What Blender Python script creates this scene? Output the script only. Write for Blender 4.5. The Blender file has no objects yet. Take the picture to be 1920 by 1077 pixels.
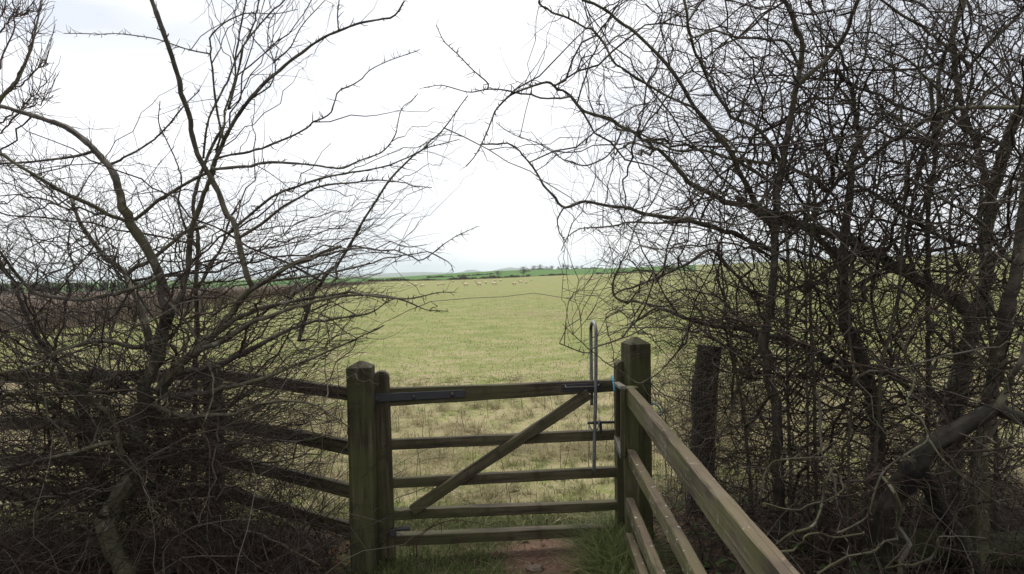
import bpy, bmesh, math, random
import numpy as np
from mathutils import Vector, Matrix, kdtree, noise as mnoise

scene = bpy.context.scene
COL = scene.collection
rng = np.random.default_rng(7)
random.seed(7)

# ------------------------------------------------------------------ camera, sky, sun, exposure
EYE = 1.75
PITCH, ROLL, FOC = math.radians(1.2), math.radians(1.0), 1280.0
F0 = Vector((0, math.cos(PITCH), -math.sin(PITCH)))
R0 = Vector((1, 0, 0))
U0 = R0.cross(F0)
R_ = (R0 * math.cos(ROLL) - U0 * math.sin(ROLL)).normalized()
U_ = (U0 * math.cos(ROLL) + R0 * math.sin(ROLL)).normalized()
cam_d = bpy.data.cameras.new('camera')
cam_d.sensor_width = 36.0
cam_d.lens = 24.0
cam_d.clip_start = 0.05
cam_d.clip_end = 60000
cam = bpy.data.objects.new('camera', cam_d)
COL.objects.link(cam)
cam.matrix_world = Matrix(((R_.x, U_.x, -F0.x, 0), (R_.y, U_.y, -F0.y, 0), (R_.z, U_.z, -F0.z, EYE), (0, 0, 0, 1)))
scene.camera = cam

SUN_EL, SUN_AZ = math.radians(60), math.radians(-20)     # azimuth from +Y towards +X
world = bpy.data.worlds.new('World')
scene.world = world
world.use_nodes = True
wn, wl = world.node_tree.nodes, world.node_tree.links
wn.clear()
w_out = wn.new('ShaderNodeOutputWorld')
w_bg = wn.new('ShaderNodeBackground')
w_sky = wn.new('ShaderNodeTexSky')
w_sky.sky_type = 'NISHITA'
w_sky.sun_disc = False
w_sky.sun_elevation = SUN_EL
w_sky.sun_rotation = SUN_AZ
w_mul = wn.new('ShaderNodeMix'); w_mul.data_type = 'RGBA'; w_mul.blend_type = 'MULTIPLY'
w_mul.inputs['Factor'].default_value = 1.0
wl.new(w_sky.outputs['Color'], w_mul.inputs['A'])
w_mul.inputs['B'].default_value = (0.10, 0.10, 0.10, 1)
w_tc = wn.new('ShaderNodeTexCoord')
w_map = wn.new('ShaderNodeMapping'); w_map.inputs['Scale'].default_value = (1.0, 1.0, 3.0)
w_map.inputs['Location'].default_value = (0.35, 0.1, 0.2)
wl.new(w_tc.outputs['Generated'], w_map.inputs['Vector'])
w_n = wn.new('ShaderNodeTexNoise'); w_n.inputs['Scale'].default_value = 1.9
w_n.inputs['Detail'].default_value = 5; w_n.inputs['Roughness'].default_value = 0.5
wl.new(w_map.outputs['Vector'], w_n.inputs['Vector'])
w_r = wn.new('ShaderNodeValToRGB')
w_r.color_ramp.elements[0].position = 0.38; w_r.color_ramp.elements[0].color = (0.635, 0.66, 0.71, 1)
w_r.color_ramp.elements[1].position = 0.54; w_r.color_ramp.elements[1].color = (0.88, 0.88, 0.895, 1)
wl.new(w_n.outputs['Fac'], w_r.inputs['Fac'])
w_mix = wn.new('ShaderNodeMix'); w_mix.data_type = 'RGBA'
w_mix.inputs['Factor'].default_value = 0.94          # closed cloud cover with a little sky through it
wl.new(w_mul.outputs['Result'], w_mix.inputs['A'])
wl.new(w_r.outputs['Color'], w_mix.inputs['B'])
wl.new(w_mix.outputs['Result'], w_bg.inputs['Color'])
w_bg.inputs['Strength'].default_value = 1.0
wl.new(w_bg.outputs['Background'], w_out.inputs['Surface'])

sun_d = bpy.data.lights.new('sun', 'SUN')
sun_d.energy = 2.3
sun_d.angle = math.radians(28)
sun_d.color = (1.0, 0.965, 0.91)
sun = bpy.data.objects.new('sun', sun_d)
COL.objects.link(sun)
sd = Vector((math.sin(SUN_AZ) * math.cos(SUN_EL), math.cos(SUN_AZ) * math.cos(SUN_EL), math.sin(SUN_EL)))
sun.rotation_euler = sd.to_track_quat('Z', 'Y').to_euler()

vs = scene.view_settings
vs.view_transform = 'Standard'
vs.look = 'None'
vs.exposure = 0.48
vs.gamma = 1.0
vs.use_curve_mapping = False
scene.cycles.volume_bounces = 1
scene.cycles.max_bounces = 6
scene.cycles.use_denoising = True

# ------------------------------------------------------------------ helpers
def ray(px, py):
    return F0 + R_ * ((px - 960) / FOC) - U_ * ((py - 538.5) / FOC)

def at(px, py, Y):
    """point seen at that pixel of the photograph, Y metres ahead"""
    d = ray(px, py)
    return Vector((0, 0, EYE)) + d * (Y / d.y)

def on_ground(px, Y):
    d = ray(px, 512)
    p = d * (Y / d.y)
    return Vector((p.x, Y, gh(p.x, Y)))

def project(P):
    v = P - np.array((0, 0, EYE))
    f = v @ np.array(F0)
    return 960 + FOC * (v @ np.array(R_)) / f, 538.5 - FOC * (v @ np.array(U_)) / f

def sstep(t):
    t = np.clip(t, 0, 1)
    return t * t * (3 - 2 * t)

def gh(x, y):
    """height of the land"""
    x = np.asarray(x, float); y = np.asarray(y, float)
    ridge = sstep((y - 430) / 770) * (4.6 + 3.2 * sstep((x + 112) / 150) + np.clip(x - 170, 0, 1200) * 0.024)
    fall = -22 * sstep((y - 1300) / 1500)
    dip = -6.5 * sstep((-x - 50) / 200) * sstep((y - 70) / 400)
    hollow = -1.4 * sstep((y - 25) / 115)
    lane = 0.03 * sstep((3.6 - y) / 3)
    bank = 0.10 * sstep((x - 0.8) / 0.6) * sstep((5.4 - y) / 1.2) * sstep((40 - x) / 10)
    h = ridge + fall + dip + hollow + lane + bank
    return float(h) if h.ndim == 0 else h

def tag(o, label=None, cat=None, group=None, kind=None):
    if label: o['label'] = label
    if cat: o['category'] = cat
    if group: o['group'] = group
    if kind: o['kind'] = kind
    return o

def empty(name, loc=(0, 0, 0), rz=0.0):
    o = bpy.data.objects.new(name, None)
    o.empty_display_size = 0.1
    COL.objects.link(o)
    o.location = loc
    o.rotation_euler = (0, 0, rz)
    return o

def link(name, me, m=None, parent=None, world=None):
    o = bpy.data.objects.new(name, me)
    COL.objects.link(o)
    if m is not None and not me.materials:
        me.materials.append(m)
    if parent is not None:
        o.parent = parent
        if world is not None:
            pm = Matrix.Translation(parent.location) @ parent.rotation_euler.to_matrix().to_4x4()
            o.matrix_local = pm.inverted() @ world
    elif world is not None:
        o.matrix_world = world
    return o

def np_mesh(name, V, faces, smooth=True, tone=None):
    """V (n,3); faces: list of (m,k) index arrays"""
    me = bpy.data.meshes.new(name)
    V = np.ascontiguousarray(V, dtype=np.float32)
    me.vertices.add(len(V))
    me.vertices.foreach_set('co', V.ravel())
    idx = np.concatenate([f.ravel() for f in faces]).astype(np.int32)
    tot = np.concatenate([np.full(len(f), f.shape[1], np.int32) for f in faces])
    st = np.concatenate([[0], np.cumsum(tot)[:-1]]).astype(np.int32)
    me.loops.add(len(idx))
    me.loops.foreach_set('vertex_index', idx)
    me.polygons.add(len(tot))
    me.polygons.foreach_set('loop_start', st)
    me.polygons.foreach_set('loop_total', tot)
    me.polygons.foreach_set('use_smooth', np.full(len(tot), smooth))
    me.update(calc_edges=True)
    if tone is not None:
        a = me.attributes.new('tone', 'FLOAT', 'POINT')
        a.data.foreach_set('value', np.ascontiguousarray(tone, np.float32))
    return me

def tubes(P, R, K=4, cap=False, lump=0.0):
    """P (N,S,3) centre lines, R (N,S) radii -> vertices, faces"""
    P = np.asarray(P, float); R = np.asarray(R, float)
    N, S, _ = P.shape
    T = np.gradient(P, axis=1)
    T /= np.linalg.norm(T, axis=2, keepdims=True) + 1e-9
    mean = np.abs(P[:, -1] - P[:, 0])
    ref = np.zeros((N, 3)); ref[np.arange(N), np.argmin(mean, axis=1)] = 1
    A = np.cross(T, ref[:, None, :]); A /= np.linalg.norm(A, axis=2, keepdims=True) + 1e-9
    B = np.cross(T, A)
    ang = np.arange(K) * 2 * math.pi / K
    rr = R[:, :, None]
    if lump:
        g = rng.normal(size=(N, S, K))
        if lump > 0.04:                      # long bark ridges
            h = g.copy()
            for i in range(1, S): h[:, i] = 0.86 * h[:, i - 1] + 0.5 * g[:, i]
            g = h
        rr = rr * (1 + lump * g)
    else:
        rr = np.repeat(rr, K, axis=2)
    V = P[:, :, None, :] + rr[..., None] * (np.cos(ang)[None, None, :, None] * A[:, :, None, :] + np.sin(ang)[None, None, :, None] * B[:, :, None, :])
    base = (np.arange(N)[:, None, None] * S + np.arange(S - 1)[None, :, None]) * K
    k = np.arange(K)[None, None, :]; k2 = (k + 1) % K
    F = np.stack([base + k, base + k2, base + K + k2, base + K + k], axis=-1).reshape(-1, 4)
    faces = [F]
    if cap:
        s0 = np.arange(N)[:, None] * S * K + np.arange(K)[None, ::-1]
        s1 = (np.arange(N)[:, None] * S + S - 1) * K + np.arange(K)[None, :]
        faces += [s0, s1]
    return V.reshape(-1, 3), faces

def merge(parts):
    Vs, Fs, off = [], [], 0
    for V, faces in parts:
        Vs.append(V)
        for f in faces: Fs.append(f + off)
        off += len(V)
    return np.concatenate(Vs), Fs

def catmull(pts, n):
    P = np.asarray(pts, float)
    if len(P) == 2:
        P = np.stack([P[0], (P[0] + P[1]) / 2, P[1]])
    E = np.concatenate([[2 * P[0] - P[1]], P, [2 * P[-1] - P[-2]]])
    L = np.concatenate([[0], np.cumsum(np.linalg.norm(np.diff(P, axis=0), axis=1))])
    s = np.linspace(0, L[-1], n)
    i = np.clip(np.searchsorted(L, s, side='right') - 1, 0, len(P) - 2)
    t = ((s - L[i]) / np.maximum(L[i + 1] - L[i], 1e-9))[:, None]
    p0, p1, p2, p3 = E[i], E[i + 1], E[i + 2], E[i + 3]
    return 0.5 * ((2 * p1) + (p2 - p0) * t + (2 * p0 - 5 * p1 + 4 * p2 - p3) * t ** 2 + (3 * p1 - p0 - 3 * p2 + p3) * t ** 3)

# ------------------------------------------------------------------ materials
class NT:
    def __init__(self, name, rough=0.85, spec=0.25):
        self.m = bpy.data.materials.new(name)
        self.m.use_nodes = True
        self.n, self.l = self.m.node_tree.nodes, self.m.node_tree.links
        self.n.clear()
        self.out = self.n.new('ShaderNodeOutputMaterial')
        self.b = self.n.new('ShaderNodeBsdfPrincipled')
        self.b.inputs['Roughness'].default_value = rough
        self.b.inputs['Specular IOR Level'].default_value = spec
        self.l.new(self.b.outputs[0], self.out.inputs[0])
        tc = self.n.new('ShaderNodeTexCoord')
        self.obj = tc.outputs['Object']
        self.pos = self.n.new('ShaderNodeNewGeometry').outputs['Position']
    def lk(self, a, b): self.l.new(a, b)
    def setin(self, s, v):
        if isinstance(v, (int, float, tuple)): s.default_value = v
        else: self.l.new(v, s)
    def noise(self, scale=5, detail=4, rough=0.55, vec=None, stretch=None, loc=None):
        v = vec if vec is not None else self.obj
        if stretch or loc:
            mp = self.n.new('ShaderNodeMapping')
            if stretch: mp.inputs['Scale'].default_value = stretch
            if loc: mp.inputs['Location'].default_value = loc
            self.l.new(v, mp.inputs['Vector']); v = mp.outputs['Vector']
        t = self.n.new('ShaderNodeTexNoise')
        t.inputs['Scale'].default_value = scale; t.inputs['Detail'].default_value = detail
        t.inputs['Roughness'].default_value = rough
        self.l.new(v, t.inputs['Vector'])
        return t.outputs['Fac']
    def ramp(self, f, a, b, v0=0.0, v1=1.0):
        mr = self.n.new('ShaderNodeMapRange')
        mr.interpolation_type = 'SMOOTHSTEP'
        mr.inputs['From Min'].default_value = a; mr.inputs['From Max'].default_value = b
        mr.inputs['To Min'].default_value = v0; mr.inputs['To Max'].default_value = v1
        self.l.new(f, mr.inputs['Value'])
        return mr.outputs['Result']
    def math(self, op, a, b=0.0, c=0.0):
        m = self.n.new('ShaderNodeMath'); m.operation = op
        self.setin(m.inputs[0], a); self.setin(m.inputs[1], b); self.setin(m.inputs[2], c)
        return m.outputs[0]
    def mix(self, f, a, b):
        m = self.n.new('ShaderNodeMix'); m.data_type = 'RGBA'
        self.setin(m.inputs['Factor'], f)
        self.setin(m.inputs['A'], a if not isinstance(a, tuple) else (*a, 1.0) if len(a) == 3 else a)
        self.setin(m.inputs['B'], b if not isinstance(b, tuple) else (*b, 1.0) if len(b) == 3 else b)
        return m.outputs['Result']
    def attr(self, name):
        a = self.n.new('ShaderNodeAttribute'); a.attribute_name = name
        return a.outputs['Fac']
    def xyz(self, v):
        s = self.n.new('ShaderNodeSeparateXYZ'); self.l.new(v, s.inputs[0]); return s.outputs
    def color(self, c): self.setin(self.b.inputs['Base Color'], c if not isinstance(c, tuple) else (*c, 1.0))
    def bump(self, h, strength=0.4, dist=0.01):
        b = self.n.new('ShaderNodeBump')
        b.inputs['Strength'].default_value = strength; b.inputs['Distance'].default_value = dist
        self.l.new(h, b.inputs['Height']); self.l.new(b.outputs['Normal'], self.b.inputs['Normal'])

def wood_mat(name, dark, mid, green, green_amt, flecks=0.0, brown_top=0.0):
    t = NT(name, 0.8, 0.2)
    grain = t.noise(1.0, 5, 0.6, stretch=(2.2, 38, 38))
    blot = t.noise(5.5, 4, 0.6, stretch=(1, 1.5, 1.5))
    big = t.noise(1.7, 3, 0.6, vec=t.pos)
    streak = t.noise(1.0, 3, 0.5, stretch=(9, 1.2, 1.2))
    c = t.mix(t.ramp(grain, 0.36, 0.64), dark, mid)
    vo = t.n.new('ShaderNodeTexVoronoi'); mp = t.n.new('ShaderNodeMapping'); mp.inputs['Scale'].default_value = (3.0, 8.5, 8.5)
    t.lk(t.obj, mp.inputs['Vector']); t.lk(mp.outputs['Vector'], vo.inputs['Vector']); vo.inputs['Scale'].default_value = 1.0
    c = t.mix(t.ramp(vo.outputs['Distance'], 0.08, 0.17, 0.85, 0.0), c, tuple(q * 0.55 for q in dark))
    c = t.mix(t.math('MULTIPLY', t.ramp(blot, 0.42, 0.7), 0.55), c, dark)
    c = t.mix(t.math('MULTIPLY', t.ramp(streak, 0.52, 0.66), 0.6), c, dark)
    speck = t.noise(95, 4, 0.7)
    c = t.mix(t.math('MULTIPLY', t.ramp(speck, 0.52, 0.68), 0.5), c, dark)
    crack = t.noise(1.0, 2, 0.5, stretch=(0.8, 60, 60), loc=(3, 1, 7))
    c = t.mix(t.math('MULTIPLY', t.ramp(crack, 0.64, 0.70), 0.75), c, (0.012, 0.010, 0.007))
    c = t.mix(t.math('MULTIPLY', t.ramp(t.math('ADD', t.math('MULTIPLY', big, 0.6), t.math('MULTIPLY', blot, 0.4)), 0.42, 0.58), green_amt), c, green)
    if brown_top:
        nz = t.xyz(t.n.new('ShaderNodeNewGeometry').outputs['Normal'])[2]
        mk = t.math('MULTIPLY', t.ramp(nz, 0.6, 0.9), t.ramp(blot, 0.3, 0.5, 0.4, 1.0))
        c = t.mix(t.math('MULTIPLY', mk, brown_top), c, (0.135, 0.100, 0.068))
    if flecks:
        fl = t.noise(26, 3, 0.65)
        nz = t.xyz(t.n.new('ShaderNodeNewGeometry').outputs['Normal'])[2]
        k = t.math('MULTIPLY', t.ramp(fl, 0.63, 0.68), t.ramp(nz, -0.5, 0.6, 0.35, 1.0))
        c = t.mix(t.math('MULTIPLY', k, flecks), c, (0.42, 0.41, 0.36))
    t.color(c)
    t.bump(t.math('SUBTRACT', t.math('ADD', grain, t.math('MULTIPLY', blot, 0.5)), t.ramp(crack, 0.62, 0.70)), 0.6, 0.006)
    return t.m

M_GATE = wood_mat('gate_wood', (0.026, 0.021, 0.013), (0.098, 0.080, 0.050), (0.066, 0.065, 0.027), 0.6)
M_POST = wood_mat('post_wood', (0.027, 0.023, 0.013), (0.096, 0.083, 0.050), (0.070, 0.074, 0.027), 0.7)
M_RAIL = wood_mat('rail_wood', (0.040, 0.032, 0.022), (0.140, 0.120, 0.080), (0.088, 0.090, 0.032), 0.8, 0.9, 0.6)
M_RAILTOP = wood_mat('top_rail_wood', (0.040, 0.032, 0.022), (0.140, 0.120, 0.080), (0.088, 0.090, 0.032), 0.7, 0.25, 0.6)
M_OLD = wood_mat('old_wood', (0.012, 0.010, 0.008), (0.042, 0.034, 0.026), (0.035, 0.038, 0.018), 0.3)
M_PALE = wood_mat('pale_wood', (0.10, 0.095, 0.08), (0.22, 0.21, 0.18), (0.12, 0.12, 0.07), 0.4)

def metal_mat(name, col, rough, metallic):
    t = NT(name, rough, 0.5)
    n = t.noise(22, 4)
    t.color(t.mix(t.ramp(n, 0.35, 0.7), tuple(c * 0.7 for c in col), col))
    t.b.inputs['Metallic'].default_value = metallic
    t.lk(t.ramp(n, 0.3, 0.7, rough - 0.1, rough + 0.12), t.b.inputs['Roughness'])
    t.bump(n, 0.15, 0.002)
    return t.m
M_STRAP = metal_mat('weathered_steel', (0.045, 0.046, 0.050), 0.55, 0.35)
M_BOLT = metal_mat('rusty_bolt', (0.06, 0.05, 0.045), 0.6, 0.4)
M_TUBE = metal_mat('galvanised_tube', (0.20, 0.205, 0.21), 0.45, 0.5)
M_TWINE = NT('blue_twine', 0.6); M_TWINE.color((0.09, 0.42, 0.62)); M_TWINE = M_TWINE.m

def bark_mat(name, a, b, green, lichen, scale=1.0, rough_relief=0.3, pale=None):
    t = NT(name, 0.7, 0.25)
    n1 = t.noise(9 * scale, 5, 0.6, vec=t.pos)
    n2 = t.noise(30 * scale, 4, 0.65, vec=t.pos)
    n3 = t.noise(2.1, 3, 0.5, vec=t.pos)
    n4 = t.noise(14 * scale, 3, 0.6, vec=t.pos, loc=(7, 3, 1))
    c = t.mix(t.ramp(n1, 0.32, 0.68), a, b)
    c = t.mix(t.math('MULTIPLY', t.ramp(n3, 0.42, 0.62), 0.65), c, green)
    c = t.mix(t.math('MULTIPLY', t.ramp(n4, 0.60, 0.70), 0.75), c, lichen)
    c = t.mix(t.math('MULTIPLY', t.ramp(n2, 0.5, 0.75), 0.5), c, a)
    if pale:
        k = t.attr('tone')
        c = t.mix(t.math('MULTIPLY', t.ramp(k, 0.78, 1.0), 0.8), c, pale)
        c = t.mix(t.math('MULTIPLY', t.ramp(k, 0.02, 0.25, 1.0, 0.0), 0.6), c, (0.062, 0.030, 0.024))
    t.color(c)
    t.bump(t.math('ADD', n2, n1), rough_relief, 0.006)
    return t.m
M_BARK = bark_mat('hawthorn_bark', (0.034, 0.028, 0.022), (0.128, 0.113, 0.088), (0.100, 0.095, 0.045), (0.25, 0.24, 0.19))
M_BARKD = bark_mat('dark_bark', (0.012, 0.010, 0.008), (0.045, 0.037, 0.028), (0.036, 0.037, 0.017), (0.10, 0.10, 0.07), 1.0, 0.8)
M_BARKP = bark_mat('lichened_bark', (0.036, 0.030, 0.023), (0.115, 0.104, 0.078), (0.095, 0.092, 0.038), (0.25, 0.24, 0.18))
M_BARKE = bark_mat('smooth_stem_bark', (0.036, 0.030, 0.021), (0.090, 0.077, 0.050), (0.062, 0.060, 0.030), (0.14, 0.13, 0.09))
M_TWIG = bark_mat('twig_bark', (0.017, 0.011, 0.008), (0.060, 0.043, 0.033), (0.045, 0.038, 0.019), (0.15, 0.14, 0.11), 1.5, 0.1, (0.170, 0.150, 0.120))
M_CANE = bark_mat('bramble_cane', (0.014, 0.009, 0.007), (0.050, 0.033, 0.025), (0.035, 0.030, 0.017), (0.13, 0.11, 0.085), 1.2, 0.1, (0.200, 0.172, 0.135))
M_FARTREE = bark_mat('far_bark', (0.05, 0.045, 0.042), (0.11, 0.10, 0.09), (0.08, 0.08, 0.06), (0.15, 0.15, 0.13))

def field_mat(name, base, alt, scale, rough=0.95):
    t = NT(name, rough, 0.1)
    a = t.noise(scale, 5, 0.6, vec=t.pos)
    b = t.noise(scale * 9, 4, 0.6, vec=t.pos)
    c = t.mix(t.ramp(a, 0.3, 0.7), base, alt)
    c = t.mix(t.math('MULTIPLY', t.ramp(b, 0.4, 0.7), 0.5), c, tuple(x * 0.75 for x in base))
    t.color(c)
    return t.m
M_GREEN = field_mat('winter_wheat', (0.064, 0.132, 0.028), (0.080, 0.152, 0.036), 0.02)
M_PLOUGH = field_mat('ploughed_soil', (0.078, 0.055, 0.038), (0.115, 0.083, 0.060), 0.05)

def pasture_mat():
    t = NT('pasture', 0.95, 0.1)
    x, y, z = t.xyz(t.pos)
    big = t.noise(0.10, 4, 0.6, vec=t.pos, stretch=(1.0, 0.55, 1))
    mid = t.noise(0.9, 5, 0.62, vec=t.pos)
    fine = t.noise(7.0, 5, 0.7, vec=t.pos)
    tiny = t.noise(34.0, 4, 0.7, vec=t.pos)
    green = t.mix(t.ramp(mid, 0.3, 0.7), (0.155, 0.180, 0.056), (0.225, 0.230, 0.088))
    straw = t.mix(t.ramp(tiny, 0.3, 0.7), (0.20, 0.170, 0.090), (0.36, 0.315, 0.180))
    f = t.math('ADD', t.math('MULTIPLY', fine, 0.6), t.math('MULTIPLY', mid, 0.4))
    # a straw coloured strip of last year's long grass lies along the fence
    strip = t.math('MULTIPLY', t.ramp(y, 4.6, 5.4), t.ramp(y, 8.5, 15.0, 1.0, 0.0))
    thr = t.math('ADD', f, t.math('SUBTRACT', t.math('MULTIPLY', strip, 0.085), t.ramp(y, 12.0, 26.0, 0.0, 0.025)))
    clump = t.noise(2.6, 4, 0.65, vec=t.pos, loc=(4, 9, 2))
    thr = t.math('ADD', thr, t.math('MULTIPLY', t.math('SUBTRACT', clump, 0.5), t.ramp(y, 10.0, 20.0, 0.55, 0.30)))
    c = t.mix(t.ramp(thr, 0.47, 0.62), green, straw)
    # browner grazed patches
    pt = t.math('ADD', t.math('MULTIPLY', big, 0.7), t.math('MULTIPLY', mid, 0.3))
    c = t.mix(t.math('MULTIPLY', t.ramp(pt, 0.53, 0.66), 0.75), c, t.mix(t.ramp(fine, 0.35, 0.65), (0.16, 0.105, 0.065), (0.31, 0.245, 0.15)))
    # poached brown band some thirty metres out
    band = t.math('MULTIPLY', t.ramp(t.math('ABSOLUTE', t.math('SUBTRACT', y, 29.0)), 1.0, 5.5, 1.0, 0.0), t.ramp(t.math('ABSOLUTE', t.math('SUBTRACT', x, 1.2)), 1.5, 6.5, 1.0, 0.0))
    bn = t.noise(0.8, 5, 0.7, vec=t.pos, loc=(1, 5, 0))
    bk = t.math('MULTIPLY', t.ramp(t.math('ADD', t.math('MULTIPLY', band, 0.24), bn), 0.70, 0.84), 0.6)
    c = t.mix(bk, c, t.mix(t.ramp(fine, 0.3, 0.7), (0.15, 0.105, 0.068), (0.30, 0.23, 0.15)))
    # trodden earth in the gateway
    dx = t.math('MULTIPLY', t.math('SUBTRACT', x, 0.18), 2.9)
    dy = t.math('MULTIPLY', t.math('SUBTRACT', y, 4.16), 2.8)
    d = t.math('SQRT', t.math('ADD', t.math('MULTIPLY', dx, dx), t.math('MULTIPLY', dy, dy)))
    d = t.math('ADD', d, t.math('MULTIPLY', t.math('SUBTRACT', fine, 0.5), 1.3))
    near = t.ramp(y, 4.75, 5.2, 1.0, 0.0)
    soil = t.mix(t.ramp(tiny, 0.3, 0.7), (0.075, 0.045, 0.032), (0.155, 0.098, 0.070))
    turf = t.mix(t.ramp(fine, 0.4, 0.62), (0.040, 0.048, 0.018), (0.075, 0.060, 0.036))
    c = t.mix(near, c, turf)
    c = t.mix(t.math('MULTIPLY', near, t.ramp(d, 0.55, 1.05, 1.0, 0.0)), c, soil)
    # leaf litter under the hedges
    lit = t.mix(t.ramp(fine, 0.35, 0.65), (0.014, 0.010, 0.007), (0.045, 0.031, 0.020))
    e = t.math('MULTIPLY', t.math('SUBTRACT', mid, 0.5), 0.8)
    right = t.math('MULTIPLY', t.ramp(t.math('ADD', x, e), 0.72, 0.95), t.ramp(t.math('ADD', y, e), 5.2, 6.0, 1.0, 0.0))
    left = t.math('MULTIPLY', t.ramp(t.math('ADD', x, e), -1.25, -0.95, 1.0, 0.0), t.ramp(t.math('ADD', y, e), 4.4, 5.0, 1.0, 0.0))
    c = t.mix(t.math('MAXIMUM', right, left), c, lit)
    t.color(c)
    t.bump(t.math('ADD', fine, tiny), 0.5, 0.02)
    return t.m
M_PASTURE = pasture_mat()

def grass_mat(name, lo, hi, patch):
    t = NT(name, 0.7, 0.25)
    k = t.attr('tone')
    c = t.mix(k, lo, hi)
    n = t.noise(1.1, 3, 0.6, vec=t.pos)
    c = t.mix(t.math('MULTIPLY', t.ramp(n, 0.45, 0.65), 0.45), c, patch)
    t.color(c)
    tr = t.n.new('ShaderNodeBsdfTranslucent'); t.lk(c, tr.inputs['Color'])
    ms = t.n.new('ShaderNodeMixShader'); ms.inputs[0].default_value = 0.3
    t.lk(t.b.outputs[0], ms.inputs[1]); t.lk(tr.outputs[0], ms.inputs[2]); t.lk(ms.outputs[0], t.out.inputs[0])
    return t.m
M_DRY = grass_mat('dry_grass', (0.14, 0.115, 0.055), (0.41, 0.355, 0.20), (0.25, 0.22, 0.11))
M_GRASS = grass_mat('green_grass', (0.095, 0.115, 0.032), (0.225, 0.235, 0.082), (0.18, 0.17, 0.07))
M_LANE = grass_mat('lane_grass', (0.050, 0.072, 0.018), (0.150, 0.175, 0.058), (0.10, 0.10, 0.042))
M_WEED = grass_mat('dead_weed', (0.050, 0.039, 0.028), (0.150, 0.118, 0.082), (0.08, 0.064, 0.042))

# ------------------------------------------------------------------ setting: land, fields, hills
def ring_sheet():
    r = np.concatenate([[0.0], np.geomspace(0.6, 14000, 120)])
    a = np.concatenate([np.linspace(-0.9, 0.9, 150), np.linspace(0.9, 2 * math.pi - 0.9, 50)[1:-1]])
    X = np.outer(r, np.sin(a)); Y = np.outer(r, np.cos(a))
    Z = gh(X, Y)
    nr, na = X.shape
    V = np.stack([X, Y, Z], -1).reshape(-1, 3)
    i = np.arange(1, nr - 1)[:, None] * na; j = np.arange(na)[None, :]; j2 = (j + 1) % na
    F = np.stack([i + j, i + na + j, i + na + j2, i + j2], -1).reshape(-1, 4)
    k = np.arange(na); k2 = (k + 1) % na
    T = np.stack([k * 0, na + k, na + k2], -1)
    return np_mesh('ground', V, [F, T])
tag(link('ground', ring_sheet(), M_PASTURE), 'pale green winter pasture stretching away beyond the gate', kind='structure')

def ground_hit(px, py, far=700.0):
    d = ray(px, py)
    Y = 60.0
    for _ in range(80):
        z = float(gh(d.x / d.y * Y, Y))
        if d.z > -1e-4: break
        Y = min(far, 0.5 * Y + 0.5 * (z - EYE) / d.z * d.y)
    return Vector((d.x / d.y * Y, Y, float(gh(d.x / d.y * Y, Y))))
# boundary of the green field along the far hedge
FAR_HEDGE = [ground_hit(*q) for q in ((690, 529.5), (743, 527.8), (840, 526), (924, 522.5), (1000, 518.6), (1040, 517), (1140, 513.8))]
FAR_HEDGE.append(FAR_HEDGE[-1] + Vector((70, 90, 0)))
BA = np.array([-1.3, -0.9, -0.55, -0.40, -0.30] + [p.x / p.y for p in FAR_HEDGE] + [0.6, 1.2])
BD = np.array([620, 600, 560, 480, 390] + [p.y for p in FAR_HEDGE] + [900, 900.])
print('far hedge', [tuple(round(c) for c in p) for p in FAR_HEDGE])
def sheet(name, a0, a1, near, far, m, lift, label):
    a = np.linspace(a0, a1, 120); t = np.linspace(0, 1, 40) ** 1.5
    D = near(a)[None, :] * (1 - t[:, None]) + far(a)[None, :] * t[:, None]
    X = D * a[None, :]; Z = gh(X, D) + lift
    V = np.stack([X, D, Z], -1).reshape(-1, 3)
    i = np.arange(39)[:, None] * 120; j = np.arange(119)[None, :]
    F = np.stack([i + j, i + j + 1, i + 120 + j + 1, i + 120 + j], -1).reshape(-1, 4)
    return tag(link(name, np_mesh(name, V, [F]), m), label, kind='structure')
sheet('green_field', -1.3, 0.27, lambda a: np.interp(a, BA, BD), lambda a: a * 0 + 1500, M_GREEN, 0.05, 'bright green winter wheat rising to the skyline')
PA = np.array([-1.3, -0.9, -0.6, -0.5, -0.42, -0.36, -0.27, -0.2])
PD = np.array([15, 20, 26, 34, 62, 105, 190, 250.])
sheet('ploughed_field', -1.3, -0.215, lambda a: np.interp(a, PA, PD), lambda a: np.interp(a, BA, BD) - 1, M_PLOUGH, 0.04, 'brown ploughed field beyond the left hedge')

def hills():
    D = 12000.0
    n = 240
    a = np.linspace(-0.75, 0.75, n)
    px = 960 + a * FOC
    def hump(c, w, h): return h * np.exp(-((px - c) / w) ** 2)
    top = hump(884, 17, 62) + hump(950, 32, 60) + hump(972, 26, 28) + hump(780, 60, 30) + hump(600, 150, 24) + hump(1250, 260, 26) + hump(1700, 120, 95) + 6
    top = top * (1 + 0.05 * np.sin(px * 0.31) + 0.04 * np.sin(px * 0.83))
    prof = [(-1500, 0.0), (-700, 0.45), (0, 1.0), (800, 0.5), (1600, 0.0)]
    V = []
    for dy, k in prof:
        for i in range(n):
            V.append((a[i] * D, D + dy, -22 + (top[i] + 22) * k))
    F = [(r * n + i, r * n + i + 1, (r + 1) * n + i + 1, (r + 1) * n + i) for r in range(4) for i in range(n - 1)]
    return np_mesh('hills', np.array(V), [np.array(F)])
M_HILL = field_mat('hill_grass', (0.06, 0.065, 0.04), (0.10, 0.10, 0.06), 0.0008)
tag(link('hills', hills(), M_HILL), 'pale blue distant hills on the horizon', kind='structure')

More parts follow.
